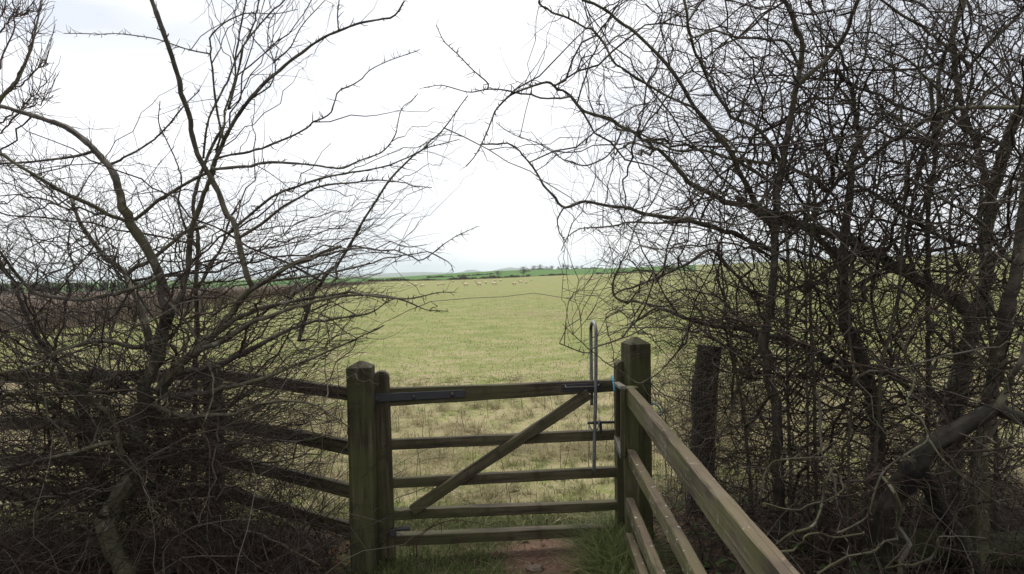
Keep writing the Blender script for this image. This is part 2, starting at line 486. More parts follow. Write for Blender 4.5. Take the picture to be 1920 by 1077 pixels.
# air: one closed box round everything
hz = bmesh.new()
bmesh.ops.create_cube(hz, size=1.0)
hm = bpy.data.meshes.new('haze'); hz.to_mesh(hm); hz.free()
haze_m = bpy.data.materials.new('air'); haze_m.use_nodes = True
hn = haze_m.node_tree.nodes; hn.clear()
ho = hn.new('ShaderNodeOutputMaterial'); hv = hn.new('ShaderNodeVolumePrincipled')
hv.inputs['Density'].default_value = 0.00008
hv.inputs['Color'].default_value = (0.80, 0.90, 1.0, 1)
hv.inputs['Anisotropy'].default_value = 0.72
haze_m.node_tree.links.new(hv.outputs[0], ho.inputs['Volume'])
haze = link('haze', hm, haze_m)
haze.scale = (29500, 29500, 190)
haze.location = (0, 0, 190 / 2 - 26)
tag(haze, 'thin pale haze lying over the far hills', kind='stuff')

# ------------------------------------------------------------------ far hedges, wood, trees, sheep
def hedge_mesh(path, h, w, gaps=()):
    P = np.asarray(path, float)
    L = np.concatenate([[0], np.cumsum(np.linalg.norm(np.diff(P, axis=0), axis=1))])
    n = int(L[-1] * 15)
    s = rng.uniform(0, L[-1], n)
    for g0, g1 in gaps:
        s = s[(s < g0 * L[-1]) | (s > g1 * L[-1])]
    n = len(s)
    x = np.interp(s, L, P[:, 0]) + rng.normal(0, w * 0.5, n); y = np.interp(s, L, P[:, 1]) + rng.normal(0, w * 0.5, n)
    z = gh(x, y)
    hh = h * (0.55 + 0.25 * np.sin(s * 0.13) + 0.2 * np.sin(s * 0.41 + 1)) * rng.uniform(0.6, 1.25, n) + 0.15
    d = rng.normal(0, 0.35, (n, 3)); d[:, 2] = 1
    base = np.stack([x, y, z - 0.05], -1)
    S = np.stack([base, base + d * hh[:, None] * 0.55, base + d * hh[:, None] + rng.normal(0, 0.1, (n, 3))], 1)
    Rr = np.stack([np.full(n, 0.10), np.full(n, 0.16), np.full(n, 0.05)], 1) * rng.uniform(0.6, 1.4, (n, 1))
    V, F = tubes(S, Rr, 3)
    return np_mesh('hedge', V, F, False)
M_HEDGE = bark_mat('far_hedge', (0.050, 0.040, 0.032), (0.10, 0.085, 0.062), (0.075, 0.072, 0.045), (0.12, 0.11, 0.09))
hp = [(p.x, p.y) for p in FAR_HEDGE]
tag(link('hedge', hedge_mesh(hp, 1.5, 0.7, ((0.47, 0.52), (0.62, 0.70))), M_HEDGE), 'low dark hedge along the far edge of the sheep pasture', 'hedge')
tag(link('hedge', hedge_mesh([tuple(ground_hit(*q))[:2] for q in ((800, 521.5), (850, 519.5), (925, 516.2))], 1.3, 0.7, ((0.2, 0.28),)), M_HEDGE), 'short broken dark hedge standing within the bright green field', 'hedge')
# a narrow rim of dead grass in front of the hedge, and rough weeds round the ploughed land
def blades(pos, length, width, lean, bend=0.5, tn=None):
    n = len(pos)
    az = rng.uniform(0, 2 * math.pi, n)
    d = np.stack([np.cos(az) * lean, np.sin(az) * lean, np.ones(n)], -1)
    d /= np.linalg.norm(d, axis=1, keepdims=True)
    bz = d.copy(); bz[:, :2] *= 1 + bend * 2.2; bz[:, 2] *= 1 - bend * 0.55
    side = np.stack([-np.sin(az + rng.normal(0, 0.7, n)), np.cos(az), np.zeros(n)], -1) * width[:, None] * 0.5
    p0 = pos; p1 = pos + d * length[:, None] * 0.55; p2 = p1 + bz * length[:, None] * 0.45
    V = np.stack([p0 - side, p0 + side, p1 - side * 0.8, p1 + side * 0.8, p2 - side * 0.15, p2 + side * 0.15], 1).reshape(-1, 3)
    b = np.arange(n)[:, None] * 6
    F = np.concatenate([b + np.array([[0, 1, 3, 2]]), b + np.array([[2, 3, 5, 4]])])
    tone = np.repeat(np.clip(rng.normal(0.5, 0.25, n) + (0 if tn is None else 0.16 * tn), 0, 1), 6)
    return V, F, tone
def stuff(name, pos, length, width, lean, m, label, bend=0.5, cat=None, tn=None):
    V, F, tone = blades(pos, length, width, lean, bend, tn)
    return tag(link(name, np_mesh(name, V, [F], False, tone), m), label, cat, kind='stuff')

def along(path, n, spread):
    P = np.asarray(path, float)
    L = np.concatenate([[0], np.cumsum(np.linalg.norm(np.diff(P, axis=0), axis=1))])
    s = L[-1] * rng.uniform(0, 1, n) ** 1.5
    x = np.interp(s, L, P[:, 0]); y = np.interp(s, L, P[:, 1])
    x += rng.normal(0, 1, n) * np.interp(s, L, spread); y += rng.normal(0, 1, n) * np.interp(s, L, spread)
    return np.stack([x, y, gh(x, y)], -1)
wp = along([(-19, 19), (-16.5, 26), (-19, 38), (-27, 66), (-40, 112), (-54, 190), (-58, 260)], 9000, [2.2, 2.0, 2.0, 2.5, 3, 3, 4])
stuff('weeds', wp, rng.uniform(0.35, 1.25, len(wp)), rng.uniform(0.010, 0.028, len(wp)) * (1 + wp[:, 1] / 60), np.abs(rng.normal(0.15, 0.2, len(wp))), M_WEED,
      'dead brown weed stalks along the edge of the ploughed field', 0.3)
rim = along([(p.x, p.y - 4) for p in FAR_HEDGE], 5000, [2.0] * len(FAR_HEDGE))
stuff('rough_grass', rim, rng.uniform(0.2, 0.5, len(rim)), rng.uniform(0.10, 0.25, len(rim)), np.abs(rng.normal(0.4, 0.3, len(rim))), M_DRY,
      'tawny rough grass along the foot of the far hedge', 0.5)

def bare_tree(h, w, n, r0, trunk_h=0.22):
    """trunk curve and a crown of bare branches, built round the origin"""
    tr = np.array([[0, 0, -0.2], [0.02 * h, 0, h * 0.25], [-0.02 * h, 0.01 * h, h * 0.55], [0.02 * h, 0, h * 0.85]])
    tc = catmull(tr, 8)[None]
    trunk = tubes(tc, np.linspace(r0, r0 * 0.25, 8)[None], 6)
    t = rng.uniform(trunk_h, 0.95, n)
    k = np.clip((t * 7).astype(int), 0, 6); f = (t * 7 - k)[:, None]
    b = tc[0][k] * (1 - f) + tc[0][k + 1] * f
    u = rng.normal(size=(n, 3)); u /= np.linalg.norm(u, axis=1, keepdims=True)
    rad = rng.uniform(0.35, 1.0, (n, 1)) ** 0.5
    tip = np.array([0, 0, h * 0.50]) + u * rad * np.array([w * 0.58, w * 0.58, h * 0.50]) * (1 + 0.25 * np.sin(u[:, :1] * 5 + h) * np.cos(u[:, 1:2] * 4))
    mid = b * 0.45 + tip * 0.55 + rng.normal(0, 0.05 * h, (n, 3)); 
    q = np.linspace(0, 1, 6)[None, :, None]
    C = b[:, None] * (1 - q) ** 2 + 2 * mid[:, None] * q * (1 - q) + tip[:, None] * q ** 2
    C[:, 1:] += rng.normal(0, 0.012 * h, C[:, 1:].shape)
    Rb = np.linspace(r0 * 0.28, r0 * 0.09, 6)[None] * rng.uniform(0.5, 1.1, (n, 1))
    m = n * 4
    i = rng.integers(0, n, m); j = rng.integers(2, 6, m)
    s = C[i, j]; dirv = rng.normal(size=(m, 3)) + np.array([0, 0, 0.1]) + (s - np.array([0, 0, h * 0.5])) / h * 1.5
    dirv /= np.linalg.norm(dirv, axis=1, keepdims=True)
    ln = rng.uniform(0.06, 0.16, (m, 1)) * h
    TW = np.stack([s, s + dirv * ln * 0.5 + rng.normal(0, 0.01 * h, (m, 3)), s + dirv * ln], 1)
    Rt = np.stack([np.full(m, r0 * 0.16), np.full(m, r0 * 0.12), np.full(m, r0 * 0.04)], 1)
    crown = merge([tubes(C, Rb, 3), tubes(TW, Rt, 3)])
    return trunk, crown

far = [  # px, base py offset, height m, crown width m, distance, label
    (934, 560, 4.6, 6.4, 'small round bare tree standing alone in the green field'),
    (982, 620, 8.2, 7.0, 'tallest spreading bare tree on the skyline with a leaning trunk'),
    (992, 800, 5.4, 7.5, 'round bare tree touching the right side of the spreading skyline tree'),
    (1001, 1180, 7.6, 8.5, 'thin pale bare tree at the left end of the skyline row'),
    (1012, 1180, 9.6, 12.5, 'broadest dense bare tree in the skyline row'),
    (1025, 1180, 5.8, 10.0, 'low wide bare tree sloping off the broadest skyline tree'),
    (1035, 1180, 8.2, 6.2, 'upright bare tree standing alone right of the low wide skyline tree'),
    (1047, 1180, 6.0, 3.8, 'narrowest bare tree between two gaps in the skyline row'),
    (1056.5, 1180, 12.0, 6.5, 'tall bare tree with a thin open top in the skyline row'),
    (1064, 1180, 7.8, 6.5, 'bare tree close right of the tall open-topped skyline tree'),
    (1072, 1180, 7.0, 6.0, 'middle one of the three small crowns right of the tall open tree'),
    (1082, 1180, 6.2, 8.0, 'faint wide bare tree second from the right end of the skyline row'),
    (1091, 1180, 6.8, 7.5, 'rounded bare tree at the right end of the skyline row'),
]
for px, D, h, w, lab in far:
    g = on_ground(px, D)
    root = tag(empty('bare_tree', g, rng.uniform(0, 6)), lab, 'tree', 'bare trees on the skyline')
    trunk, crown = bare_tree(h * rng.uniform(0.9, 1.2), w * rng.uniform(1.15, 1.6), 120, h * 0.028, 0.03)
    link('trunk', np_mesh('trunk', *trunk), M_FARTREE, root)
    c = link('crown', np_mesh('crown', *crown), M_FARTREE, root)
tag(link('hedge', hedge_mesh([tuple(on_ground(q, 1188))[:2] for q in (996, 1030, 1065, 1098, 1130)], 2.6, 1.6, ((0.30, 0.36), (0.52, 0.58))), M_FARTREE),
    'faint low hedge on the skyline under the row of bare trees', 'hedge')
# thin mast far off
for px, D, h, lab in ((1107.5, 1150, 18, 'thin grey mast on the skyline right of the bare trees'), (911.5, 470, 5.5, 'thin grey pole in the green field left of the lone tree')):
    g = on_ground(px, D)
    V, F = tubes(np.array([[(0, 0, -0.3), (0, 0, h * 0.5), (0, 0, h)]]), np.array([[0.16, 0.12, 0.08]]) * (D / 1150), 6, True)
    root = tag(empty('mast', g), lab, 'mast')
    link('pole', np_mesh('pole', V, F), M_TUBE, root)
    V, F = tubes(np.array([[(-0.6, 0, h * 0.93), (0, 0, h * 0.93), (0.6, 0, h * 0.93)]]) * np.array([D / 1150, 1, 1]), np.full((1, 3), 0.05), 4, True)
    link('crossarm', np_mesh('crossarm', V, F), M_TUBE, root)

def woodland():
    parts = []
    n = 260
    a = rng.uniform(-0.98, -0.40, n)
    D = rng.uniform(470, 560, n)
    for i in range(n):
        x, y = a[i] * D[i], D[i]
        z = gh(x, y)
        edge = np.clip((-0.40 - a[i]) / 0.16, 0.35, 1)
        h = rng.uniform(6.5, 9.5) * edge
        if rng.random() < 0.5:      # conifer: whorls of drooping sprays
            k = 30
            t = rng.uniform(0.15, 1, k); az = rng.uniform(0, 6.28, k)
            rr = (1 - t) * h * 0.26 + 0.15
            b = np.stack([0 * t, 0 * t, t * h], -1)
            tip = b + np.stack([np.cos(az) * rr, np.sin(az) * rr, -0.25 * rr], -1)
            S = np.stack([b, (b + tip) / 2 + [0, 0, 0.1], tip], 1) + np.array([x, y, z])
            parts.append(tubes(S, np.array([[0.42, 0.55, 0.12]]) * np.ones((k, 1)), 3))
            parts.append(tubes(np.array([[(x, y, z - .3), (x, y, z + h * .5), (x, y, z + h)]]), np.array([[.25, .2, .05]]), 4))
        else:
            k = 24
            u = rng.normal(size=(k, 3)); u /= np.linalg.norm(u, axis=1, keepdims=True)
            tip = np.array([0, 0, h * 0.66]) + u * np.array([1.6, 1.6, h * 0.32])
            b = np.stack([0 * u[:, 0], 0 * u[:, 0], rng.uniform(0.2, 0.7, k) * h], -1)
            S = np.stack([b, (b + tip) / 2, tip], 1) + np.array([x, y, z])
            parts.append(tubes(S, np.array([[0.12, 0.16, 0.06]]) * np.ones((k, 1)), 3))
            parts.append(tubes(np.array([[(x, y, z - .3), (x, y, z + h * .4), (x, y, z + h * .8)]]), np.array([[.22, .18, .06]]), 4))
    V, F = merge(parts)
    return np_mesh('woodland', V, F, False)
M_WOODLAND = bark_mat('woodland_tone', (0.020, 0.026, 0.018), (0.045, 0.045, 0.036), (0.030, 0.042, 0.022), (0.08, 0.07, 0.06), 0.1)
tag(link('woodland', woodland(), M_WOODLAND), 'dark line of woodland far behind the ploughed field', kind='stuff')

# sheep
def fleece_mat():
    t = NT('fleece', 0.95, 0.1)
    n = t.noise(9, 4)
    t.color(t.mix(t.ramp(n, 0.3, 0.7), (0.56, 0.43, 0.30), (0.76, 0.61, 0.46)))
    t.bump(n, 0.6, 0.03)
    return t.m
M_FLEECE = fleece_mat()
M_FACE = field_mat('sheep_face', (0.30, 0.25, 0.20), (0.40, 0.34, 0.28), 12)
def sheep_meshes(grazing):
    """one continuous body (legs, neck, head) and a fleece over it"""
    bm = bmesh.new()
    def ring(c, rx, rz, ax, K=10):
        ax = Vector(ax).normalized(); s = Vector((0, 1, 0)); u = ax.cross(s) * -1
        return [bm.verts.new(Vector(c) + s * (math.cos(2 * math.pi * k / K) * rx) + u * (math.sin(2 * math.pi * k / K) * rz)) for k in range(K)]
    if grazing:
        head = [((0.50, 0, 0.50), .10, .12, (.8, 0, -.6)), ((0.60, 0, 0.34), .075, .09, (.5, 0, -.85)), ((0.65, 0, 0.22), .07, .08, (.6, 0, -.8)), ((0.71, 0, 0.10), .045, .05, (.6, 0, -.8)), ((0.73, 0, 0.06), .015, .02, (.6, 0, -.8))]
    else:
        head = [((0.50, 0, 0.62), .10, .12, (.8, 0, .6)), ((0.58, 0, 0.76), .075, .09, (.6, 0, .8)), ((0.64, 0, 0.84), .075, .085, (1, 0, .1)), ((0.75, 0, 0.79), .05, .055, (1, 0, -.4)), ((0.81, 0, 0.76), .018, .02, (1, 0, -.4))]
    spec = [((-0.52, 0, 0.52), .03, .03, (1, 0, 0)), ((-0.48, 0, 0.53), .14, .15, (1, 0, 0)), ((-0.33, 0, 0.54), .20, .20, (1, 0, 0)), ((-0.1, 0, 0.52), .22, .21, (1, 0, 0)),
            ((0.15, 0, 0.52), .21, .20, (1, 0, 0)), ((0.34, 0, 0.54), .17, .18, (1, 0, 0))] + head
    rings = [ring(*s) for s in spec]
    for a, b in zip(rings, rings[1:]):
        for k in range(10):
            bm.faces.new((a[k], a[(k + 1) % 10], b[(k + 1) % 10], b[k]))
    bm.faces.new(rings[0][::-1]); bm.faces.new(rings[-1])
    bmesh.ops.recalc_face_normals(bm, faces=bm.faces)
    bm.faces.ensure_lookup_table()
    for cx in (-0.36, 0.24):
        for sy in (-1, 1):
            f = min(bm.faces, key=lambda q: (q.calc_center_median() - Vector((cx, sy * 0.10, 0.36))).length)
            for dz, sc in ((0.14, 0.55), (0.13, 0.75), (0.12, 1.05)):
                r = bmesh.ops.extrude_discrete_faces(bm, faces=[f]) if False else bmesh.ops.extrude_face_region(bm, geom=[f])
                nf = [g for g in r['geom'] if isinstance(g, bmesh.types.BMFace)][0]
                bmesh.ops.delete(bm, geom=[f], context='FACES_ONLY')
                c = nf.calc_center_median()
                for v in nf.verts:
                    v.co = Vector(((v.co.x - c.x) * sc * 0.6 + c.x, (v.co.y - c.y) * sc + c.y, c.z - dz))
                f = nf
            zmin = min(v.co.z for v in f.verts)
            for v in f.verts: v.co.z = 0.0
    body = bpy.data.meshes.new('sheep'); bm.to_mesh(body); bm.free()
    body.polygons.foreach_set('use_smooth', [True] * len(body.polygons))
    body.materials.append(M_FACE)
    fb = bmesh.new()
    bmesh.ops.create_icosphere(fb, subdivisions=3, radius=1.0)
    for v in fb.verts:
        n = 1 + 0.07 * mnoise.noise(v.co * 5) + 0.04 * mnoise.noise(v.co * 11)
        v.co = Vector((v.co.x * 0.53 * n - 0.04, v.co.y * 0.255 * n, v.co.z * 0.25 * n + 0.53))
    fl = bpy.data.meshes.new('fleece'); fb.to_mesh(fl); fb.free()
    fl.polygons.foreach_set('use_smooth', [True] * len(fl.polygons))
    fl.materials.append(M_FLEECE)
    return body, fl
SH = [sheep_meshes(True), sheep_meshes(False)]
tiny = 'tiny pale sheep seen far off near the foot of the far hedge'
flock = [  # px, py of feet, facing (deg), grazing, label
    (873.5, 538, 170, 0, 'sheep standing alone left of the largest cream sheep'),
    (898, 537, 200, 0, 'largest cream sheep of the flock, side on below the small lone tree'),
    (911, 533, 80, 0, 'small sheep just right of and beyond the largest cream sheep'),
    (923.4, 533.5, 120, 0, 'left sheep of the close pair below the lone round tree'),
    (927, 535.2, 20, 1, 'right, nearer sheep of the close pair below the lone round tree'),
    (964.5, 535, 215, 1, 'left sheep of the row of three, head down grazing'),
    (975.8, 532, 190, 0, 'middle sheep of the row of three'),
    (987, 532.5, 60, 0, 'right sheep of the row of three, palest of them'),
    (996, 527, 90, 1, 'small distant sheep up and right of the row of three'),
    (1058, 527, 40, 1, 'small sheep alone in the pasture right of the row of three'),
    (1094, 523.6, 170, 0, 'small sheep left of the bunch beside the right hedge twigs'),
    (1099.5, 526.5, 150, 0, 'nearer sheep of the overlapping two at the right hedge twigs'),
    (1103, 524.5, 30, 1, 'farther sheep of the overlapping two at the right hedge twigs'),
    (1111, 526, 10, 1, 'sheep just right of the overlapping two near the right hedge'),
    (1126, 524.6, 170, 0, 'last sheep on the right, half behind the hawthorn twigs'),
    (755.5, 536.6, 100, 0, 'leftmost sheep, seen behind twigs of the left hawthorn'),
    (767, 538.2, 185, 1, 'long side-on sheep behind the twigs of the left hawthorn'),
    (780, 537, 60, 0, 'sheep between the long side-on one and the low tan one at left'),
    (792.5, 539, 175, 1, 'low tan sheep nearest the camera among those behind left twigs'),
    (822, 536.5, 90, 0, 'left sheep of a spaced pair right of the left hawthorn tips'),
    (829, 535.6, 30, 1, 'right sheep of a spaced pair right of the left hawthorn tips'),
    (927.5, 528.4, 0, 1, tiny), (938.4, 528.2, 30, 1, tiny), (903, 528.8, 90, 0, tiny), (890, 529, 10, 1, tiny), (868, 529.2, 0, 1, tiny), (849, 530, 60, 1, tiny),
]
proto = {}
for px, py, deg, gz, lab in flock:
    g = ground_hit(px, py)
    body, fl = SH[0 if gz else 1]
    if gz not in proto:
        o = link('sheep', body); f = link('fleece', fl, None, o)
        proto[gz] = (o, f)
    else:
        o = proto[gz][0].copy(); COL.objects.link(o)
        f = proto[gz][1].copy(); COL.objects.link(f); f.parent = o
    o.location = g
    s = 1.15 if 'largest' in lab else rng.uniform(0.88, 1.02)
    o.scale = (s, s, s)
    o.rotation_euler = (0, 0, math.radians(deg))
    tag(o, lab, 'sheep', 'sheep grazing in the pasture')
g = on_ground(954, 430)
o = proto[0][0].copy(); COL.objects.link(o); f = proto[0][1].copy(); COL.objects.link(f); f.parent = o
o.location = g; o.scale = (1, 1, 1)
tag(o, 'pale sheep alone in the bright green field beyond the hedge', 'sheep', 'sheep grazing in the pasture')

# ------------------------------------------------------------------ timber helpers
def frame_between(p0, p1, up=Vector((0, 0, 1))):
    x = (Vector(p1) - Vector(p0)); L = x.length; x.normalize()
    y = up.cross(x).normalized(); z = x.cross(y).normalized()
    return Matrix(((x.x, y.x, z.x, p0[0]), (x.y, y.y, z.y, p0[1]), (x.z, y.z, z.z, p0[2]), (0, 0, 0, 1))), L

def plank(name, p0, p1, th, h0, h1, m, parent, bev=0.004, warp=0.0025, up=Vector((0, 0, 1))):
    """sawn bar from p0 to p1 (centre line of its section); th across, h0 -> h1 deep"""
    W, L = frame_between(p0, p1, up)
    n = max(3, int(L / 0.12))
    xs = [0, bev] + list(np.linspace(0, L, n + 1)[1:-1]) + [L - bev, L]
    V, K = [], 8
    sd = random.random() * 100
    for i, x in enumerate(xs):
        t = x / L; h = (h0 * (1 - t) + h1 * t) / 2; w = th / 2
        e = bev if i in (0, len(xs) - 1) else 0
        b = bev
        a, c = w - e, h - e
        oy = warp * 2 * mnoise.noise(Vector((x * 1.3, sd, 0))); oz = warp * 2 * mnoise.noise(Vector((x * 1.3, sd, 9)))
        for (yy, zz) in ((-a + b, -c), (a - b, -c), (a, -c + b), (a, c - b), (a - b, c), (-a + b, c), (-a, c - b), (-a, -c + b)):
            j = warp * 0.5
            V.append((x, yy + oy + random.uniform(-j, j), zz + oz + random.uniform(-j, j)))
    F = []
    for i in range(len(xs) - 1):
        for k in range(K):
            F.append((i * K + k, i * K + (k + 1) % K, (i + 1) * K + (k + 1) % K, (i + 1) * K + k))
    me = bpy.data.meshes.new(name)
    me.from_pydata(V, [], F + [tuple(range(K))[::-1], tuple(range((len(xs) - 1) * K, len(xs) * K))])
    me.update()
    return link(name, me, m, parent, W)

def post_mesh(name, w, d, h, top, bury=0.25, bev=0.007, topfn=None):
    """upright post along local X (so the grain runs up); weathered four-way top"""
    V, F, K = [], [], 8
    hs = [-bury] + list(np.linspace(0.0, h - 0.02, 9)) + [h]
    sd = random.random() * 50
    for i, x in enumerate(hs):
        a, c = w / 2, d / 2
        j = 0.0015
        ox = 0.004 * mnoise.noise(Vector((x * 2, sd, 1))); oy = 0.004 * mnoise.noise(Vector((x * 2, sd, 5)))
        for (yy, zz) in ((-a + bev, -c), (a - bev, -c), (a, -c + bev), (a, c - bev), (a - bev, c), (-a + bev, c), (-a, c - bev), (-a, -c + bev)):
            V.append((x, yy + ox + random.uniform(-j, j), zz + oy + random.uniform(-j, j)))
    n = len(hs)
    for i in range(n - 1):
        for k in range(K):
            F.append((i * K + k, i * K + (k + 1) % K, (i + 1) * K + (k + 1) % K, (i + 1) * K + k))
    # low pyramid
    b = (n - 1) * K
    s = 0.06
    for (yy, zz) in ((-s * w, -s * d), (s * w, -s * d), (s * w, s * d), (-s * w, s * d)):
        V.append((h + top, yy, zz))
    t0 = len(V) - 4
    F += [(b + 0, b + 1, t0 + 1, t0), (b + 1, b + 2, t0 + 1), (b + 2, b + 3, t0 + 2, t0 + 1), (b + 3, b + 4, t0 + 2),
          (b + 4, b + 5, t0 + 3, t0 + 2), (b + 5, b + 6, t0 + 3), (b + 6, b + 7, t0, t0 + 3), (b + 7, b + 0, t0), (t0, t0 + 1, t0 + 2, t0 + 3)]
    me = bpy.data.meshes.new(name); me.from_pydata(V, [], F); me.update()
    return me
UPX = Matrix(((0, 1, 0, 0), (0, 0, 1, 0), (1, 0, 0, 0), (0, 0, 0, 1)))   # local x -> world z, y -> x, z -> y

def tube_obj(name, pts, r, m, parent, n=40, K=10, r1=None):
    P = catmull([tuple(p) for p in pts], n)
    o = Vector(P[0])
    V, F = tubes((P - P[0])[None], np.linspace(r, r1 if r1 else r, n)[None], K, True)
    return link(name, np_mesh(name, V, F), m, parent, Matrix.Translation(o))

# ------------------------------------------------------------------ gate
GA = at(700, 700, 4.12); GA.z = 0
GB = at(1167, 700, 4.32); GB.z = 0
gx = (GB - GA).normalized()
gn = Vector((-gx.y, gx.x, 0))            # away from the camera
def gp(px, py, off=0.0):
    """point of the gate's front plane (moved back by off) seen at that pixel"""
    d = ray(px, py); o = Vector((0, 0, EYE)); q = GA + gn * off
    t = (q - o).dot(gn) / d.dot(gn)
    return o + d * t
gate = tag(empty('gate', GA), 'green stained wooden bridle gate of five bars with a diagonal brace', 'gate')
def bar(pl, tl, bl, pr, tr, br, th=0.045):
    a0, a1 = gp(pl, tl), gp(pl, bl); b0, b1 = gp(pr, tr), gp(pr, br)
    p0 = (a0 + a1) / 2 + gn * th / 2; p1 = (b0 + b1) / 2 + gn * th / 2
    return plank('bar', p0, p1, th, a0.z - a1.z, b0.z - b1.z, M_GATE, gate)
bar(716, 729, 763, 1164, 713, 733.5, 0.05)
bar(716, 827, 845.5, 1164, 806, 825, 0.045)
bar(716, 898.5, 917, 1164, 877, 895.5, 0.045)
bar(722, 959.5, 978, 1164, 941, 957, 0.062)
bar(722, 1006, 1025.5, 1164, 988, 1005, 0.075)
# stiles, round topped
def stile(pxc, pyt, pyb, w, d, off):
    top, bot = gp(pxc[0], pyt, off), gp(pxc[1], pyb, off)
    V, F = [], []
    H = top.z - bot.z
    prof = [(0, -w / 2), (0, w / 2)] + [(H - w / 2 * 0.9 + w / 2 * 0.9 * math.sin(a), w / 2 * math.cos(a)) for a in np.linspace(0, math.pi, 13)]
    bmx = bmesh.new()
    f = bmx.faces.new([bmx.verts.new((x, y, 0)) for x, y in prof])
    r = bmesh.ops.extrude_face_region(bmx, geom=[f])
    for v in r['geom']:
        if isinstance(v, bmesh.types.BMVert): v.co.z += d
    bmesh.ops.recalc_face_normals(bmx, faces=bmx.faces)
    bmesh.ops.bevel(bmx, geom=[e for e in bmx.edges if e.calc_face_angle(0) > 0.6], offset=0.004, segments=1, affect='EDGES')
    me = bpy.data.meshes.new('stile'); bmx.to_mesh(me); bmx.free()
    x = (top - bot).normalized(); z = gn; y = z.cross(x).normalized(); z = x.cross(y)
    W = Matrix(((x.x, y.x, z.x, bot.x), (x.y, y.y, z.y, bot.y), (x.z, y.z, z.z, bot.z), (0, 0, 0, 1)))
    return link('stile', me, M_GATE, gate, W)
stile((713.5, 726), 697, 1049, 0.098, 0.07, -0.010)
o = stile((1168, 1171), 677, 1030, 0.085, 0.07, -0.004)
b0, b1 = gp(772, 958, -0.016), gp(1104, 738, -0.016)
plank('brace', b0 - (b1 - b0).normalized() * 0.0, b1, 0.038, 0.066, 0.066, M_GATE, gate, up=Vector((0, 0, 1)))
# strap hinge with three bolts
s0, s1 = gp(702, 746.5, -0.016), gp(872, 738, -0.006)
strap = plank('strap_hinge', s0, s1, 0.010, 0.050, 0.046, M_STRAP, gate, 0.002, 0.0)
def bolt(p, r, parent, n=gn, m=M_BOLT):
    V, F = [], []
    b = bmesh.new()
    bmesh.ops.create_uvsphere(b, u_segments=10, v_segments=6, radius=r)
    for v in b.verts: v.co.z *= 0.55
    me = bpy.data.meshes.new('bolt'); b.to_mesh(me); b.free()
    me.polygons.foreach_set('use_smooth', [True] * len(me.polygons))
    W = Matrix.Translation(p) @ n.to_track_quat('Z', 'Y').to_matrix().to_4x4()
    return link('bolt', me, m, gate if parent is None else parent, W)
for px, py in ((705, 748), (776, 745), (848, 740.5)):
    bo = bolt(gp(px, py, -0.019), 0.014, None)
# lower hinge: a bracket on the stile and its pin
plank('hinge_bracket', gp(731, 1000, -0.03), gp(743, 998, -0.03), 0.03, 0.05, 0.045, M_STRAP, gate, 0.003, 0.0)
tube_obj('hinge_pin', [gp(741, 993, -0.035), gp(755, 991.5, -0.035), gp(769, 991, -0.035)], 0.012, M_STRAP, gate, 8)
# latch: plate, slide bar, tall loop handle, lower catch
plank('latch_plate', gp(1052, 728, -0.004), gp(1130, 724.5, -0.004), 0.007, 0.048, 0.048, M_STRAP, gate, 0.002, 0.0)
for px, py in ((1057, 727.5), (1125, 724.5)):
    bolt(gp(px, py, -0.009), 0.009, None)
tube_obj('slide_bar', [gp(1060, 723, -0.012), gp(1061.5, 727.5, -0.035), gp(1066, 727.3, -0.04), gp(1110, 725.5, -0.04), gp(1121, 724.5, -0.035), gp(1123, 721, -0.012)], 0.0055, M_BOLT, gate, 30, 6)
hx = gp(1117, 725, -0.055); lowp = gp(1113.5, 884, -0.045)
topz = gp(1117.5, 605, -0.04).z
front = [lowp, lowp.lerp(Vector((hx.x, hx.y, hx.z)), 0.5), hx]
arc = []
gyd = gn
fr_top = Vector((hx.x, hx.y, 0)) + (Vector((hx.x, hx.y, 0)) - Vector((lowp.x, lowp.y, 0))) * 0.35
rad = 0.066
for a in np.linspace(0, math.pi, 9):
    arc.append(Vector((fr_top.x, fr_top.y, topz - rad)) + gyd * (rad - rad * math.cos(a)) + Vector((0, 0, rad * math.sin(a))))
back_low = gp(1109.5, 760, 0.080)
tube_obj('loop_handle', front + arc + [arc[-1].lerp(back_low, 0.5), back_low], 0.0108, M_TUBE, gate, 90, 12)
c0 = gp(1102, 793.5, -0.06); c1 = gp(1158, 791.5, -0.02)
tube_obj('catch_bar', [c0, (c0 + c1) / 2, c1], 0.0085, M_STRAP, gate, 10, 8)
tube_obj('catch_hook', [gp(1104, 795, -0.06), gp(1106, 800, -0.075), gp(1111, 807, -0.09), gp(1117, 807, -0.09), gp(1121, 803, -0.075), gp(1123, 794, -0.06), gp(1123.5, 788, -0.055)], 0.0045, M_TUBE, gate, 30, 6)
plank('catch_plate', gp(1125.5, 789, -0.012), gp(1127, 812, -0.012), 0.006, 0.018, 0.018, M_STRAP, gate, 0.001, 0.0, up=gx)
for px, py in ((1131, 819), (1111, 888.5)):
    bolt(gp(px, py, -0.004), 0.008, None)

for pyl, pyr in ((747, 722), (836, 816), (907, 887), (968, 949), (1015, 996)):
    for px, py in ((722, pyl), (716, pyl + 4)):
        if py > 760: bolt(gp(px, py, -0.0105), 0.0055, None)
for px, py in ((1090, 745), (990, 812), (876, 887), (785, 948)):
    bolt(gp(px, py, -0.036), 0.006, None)

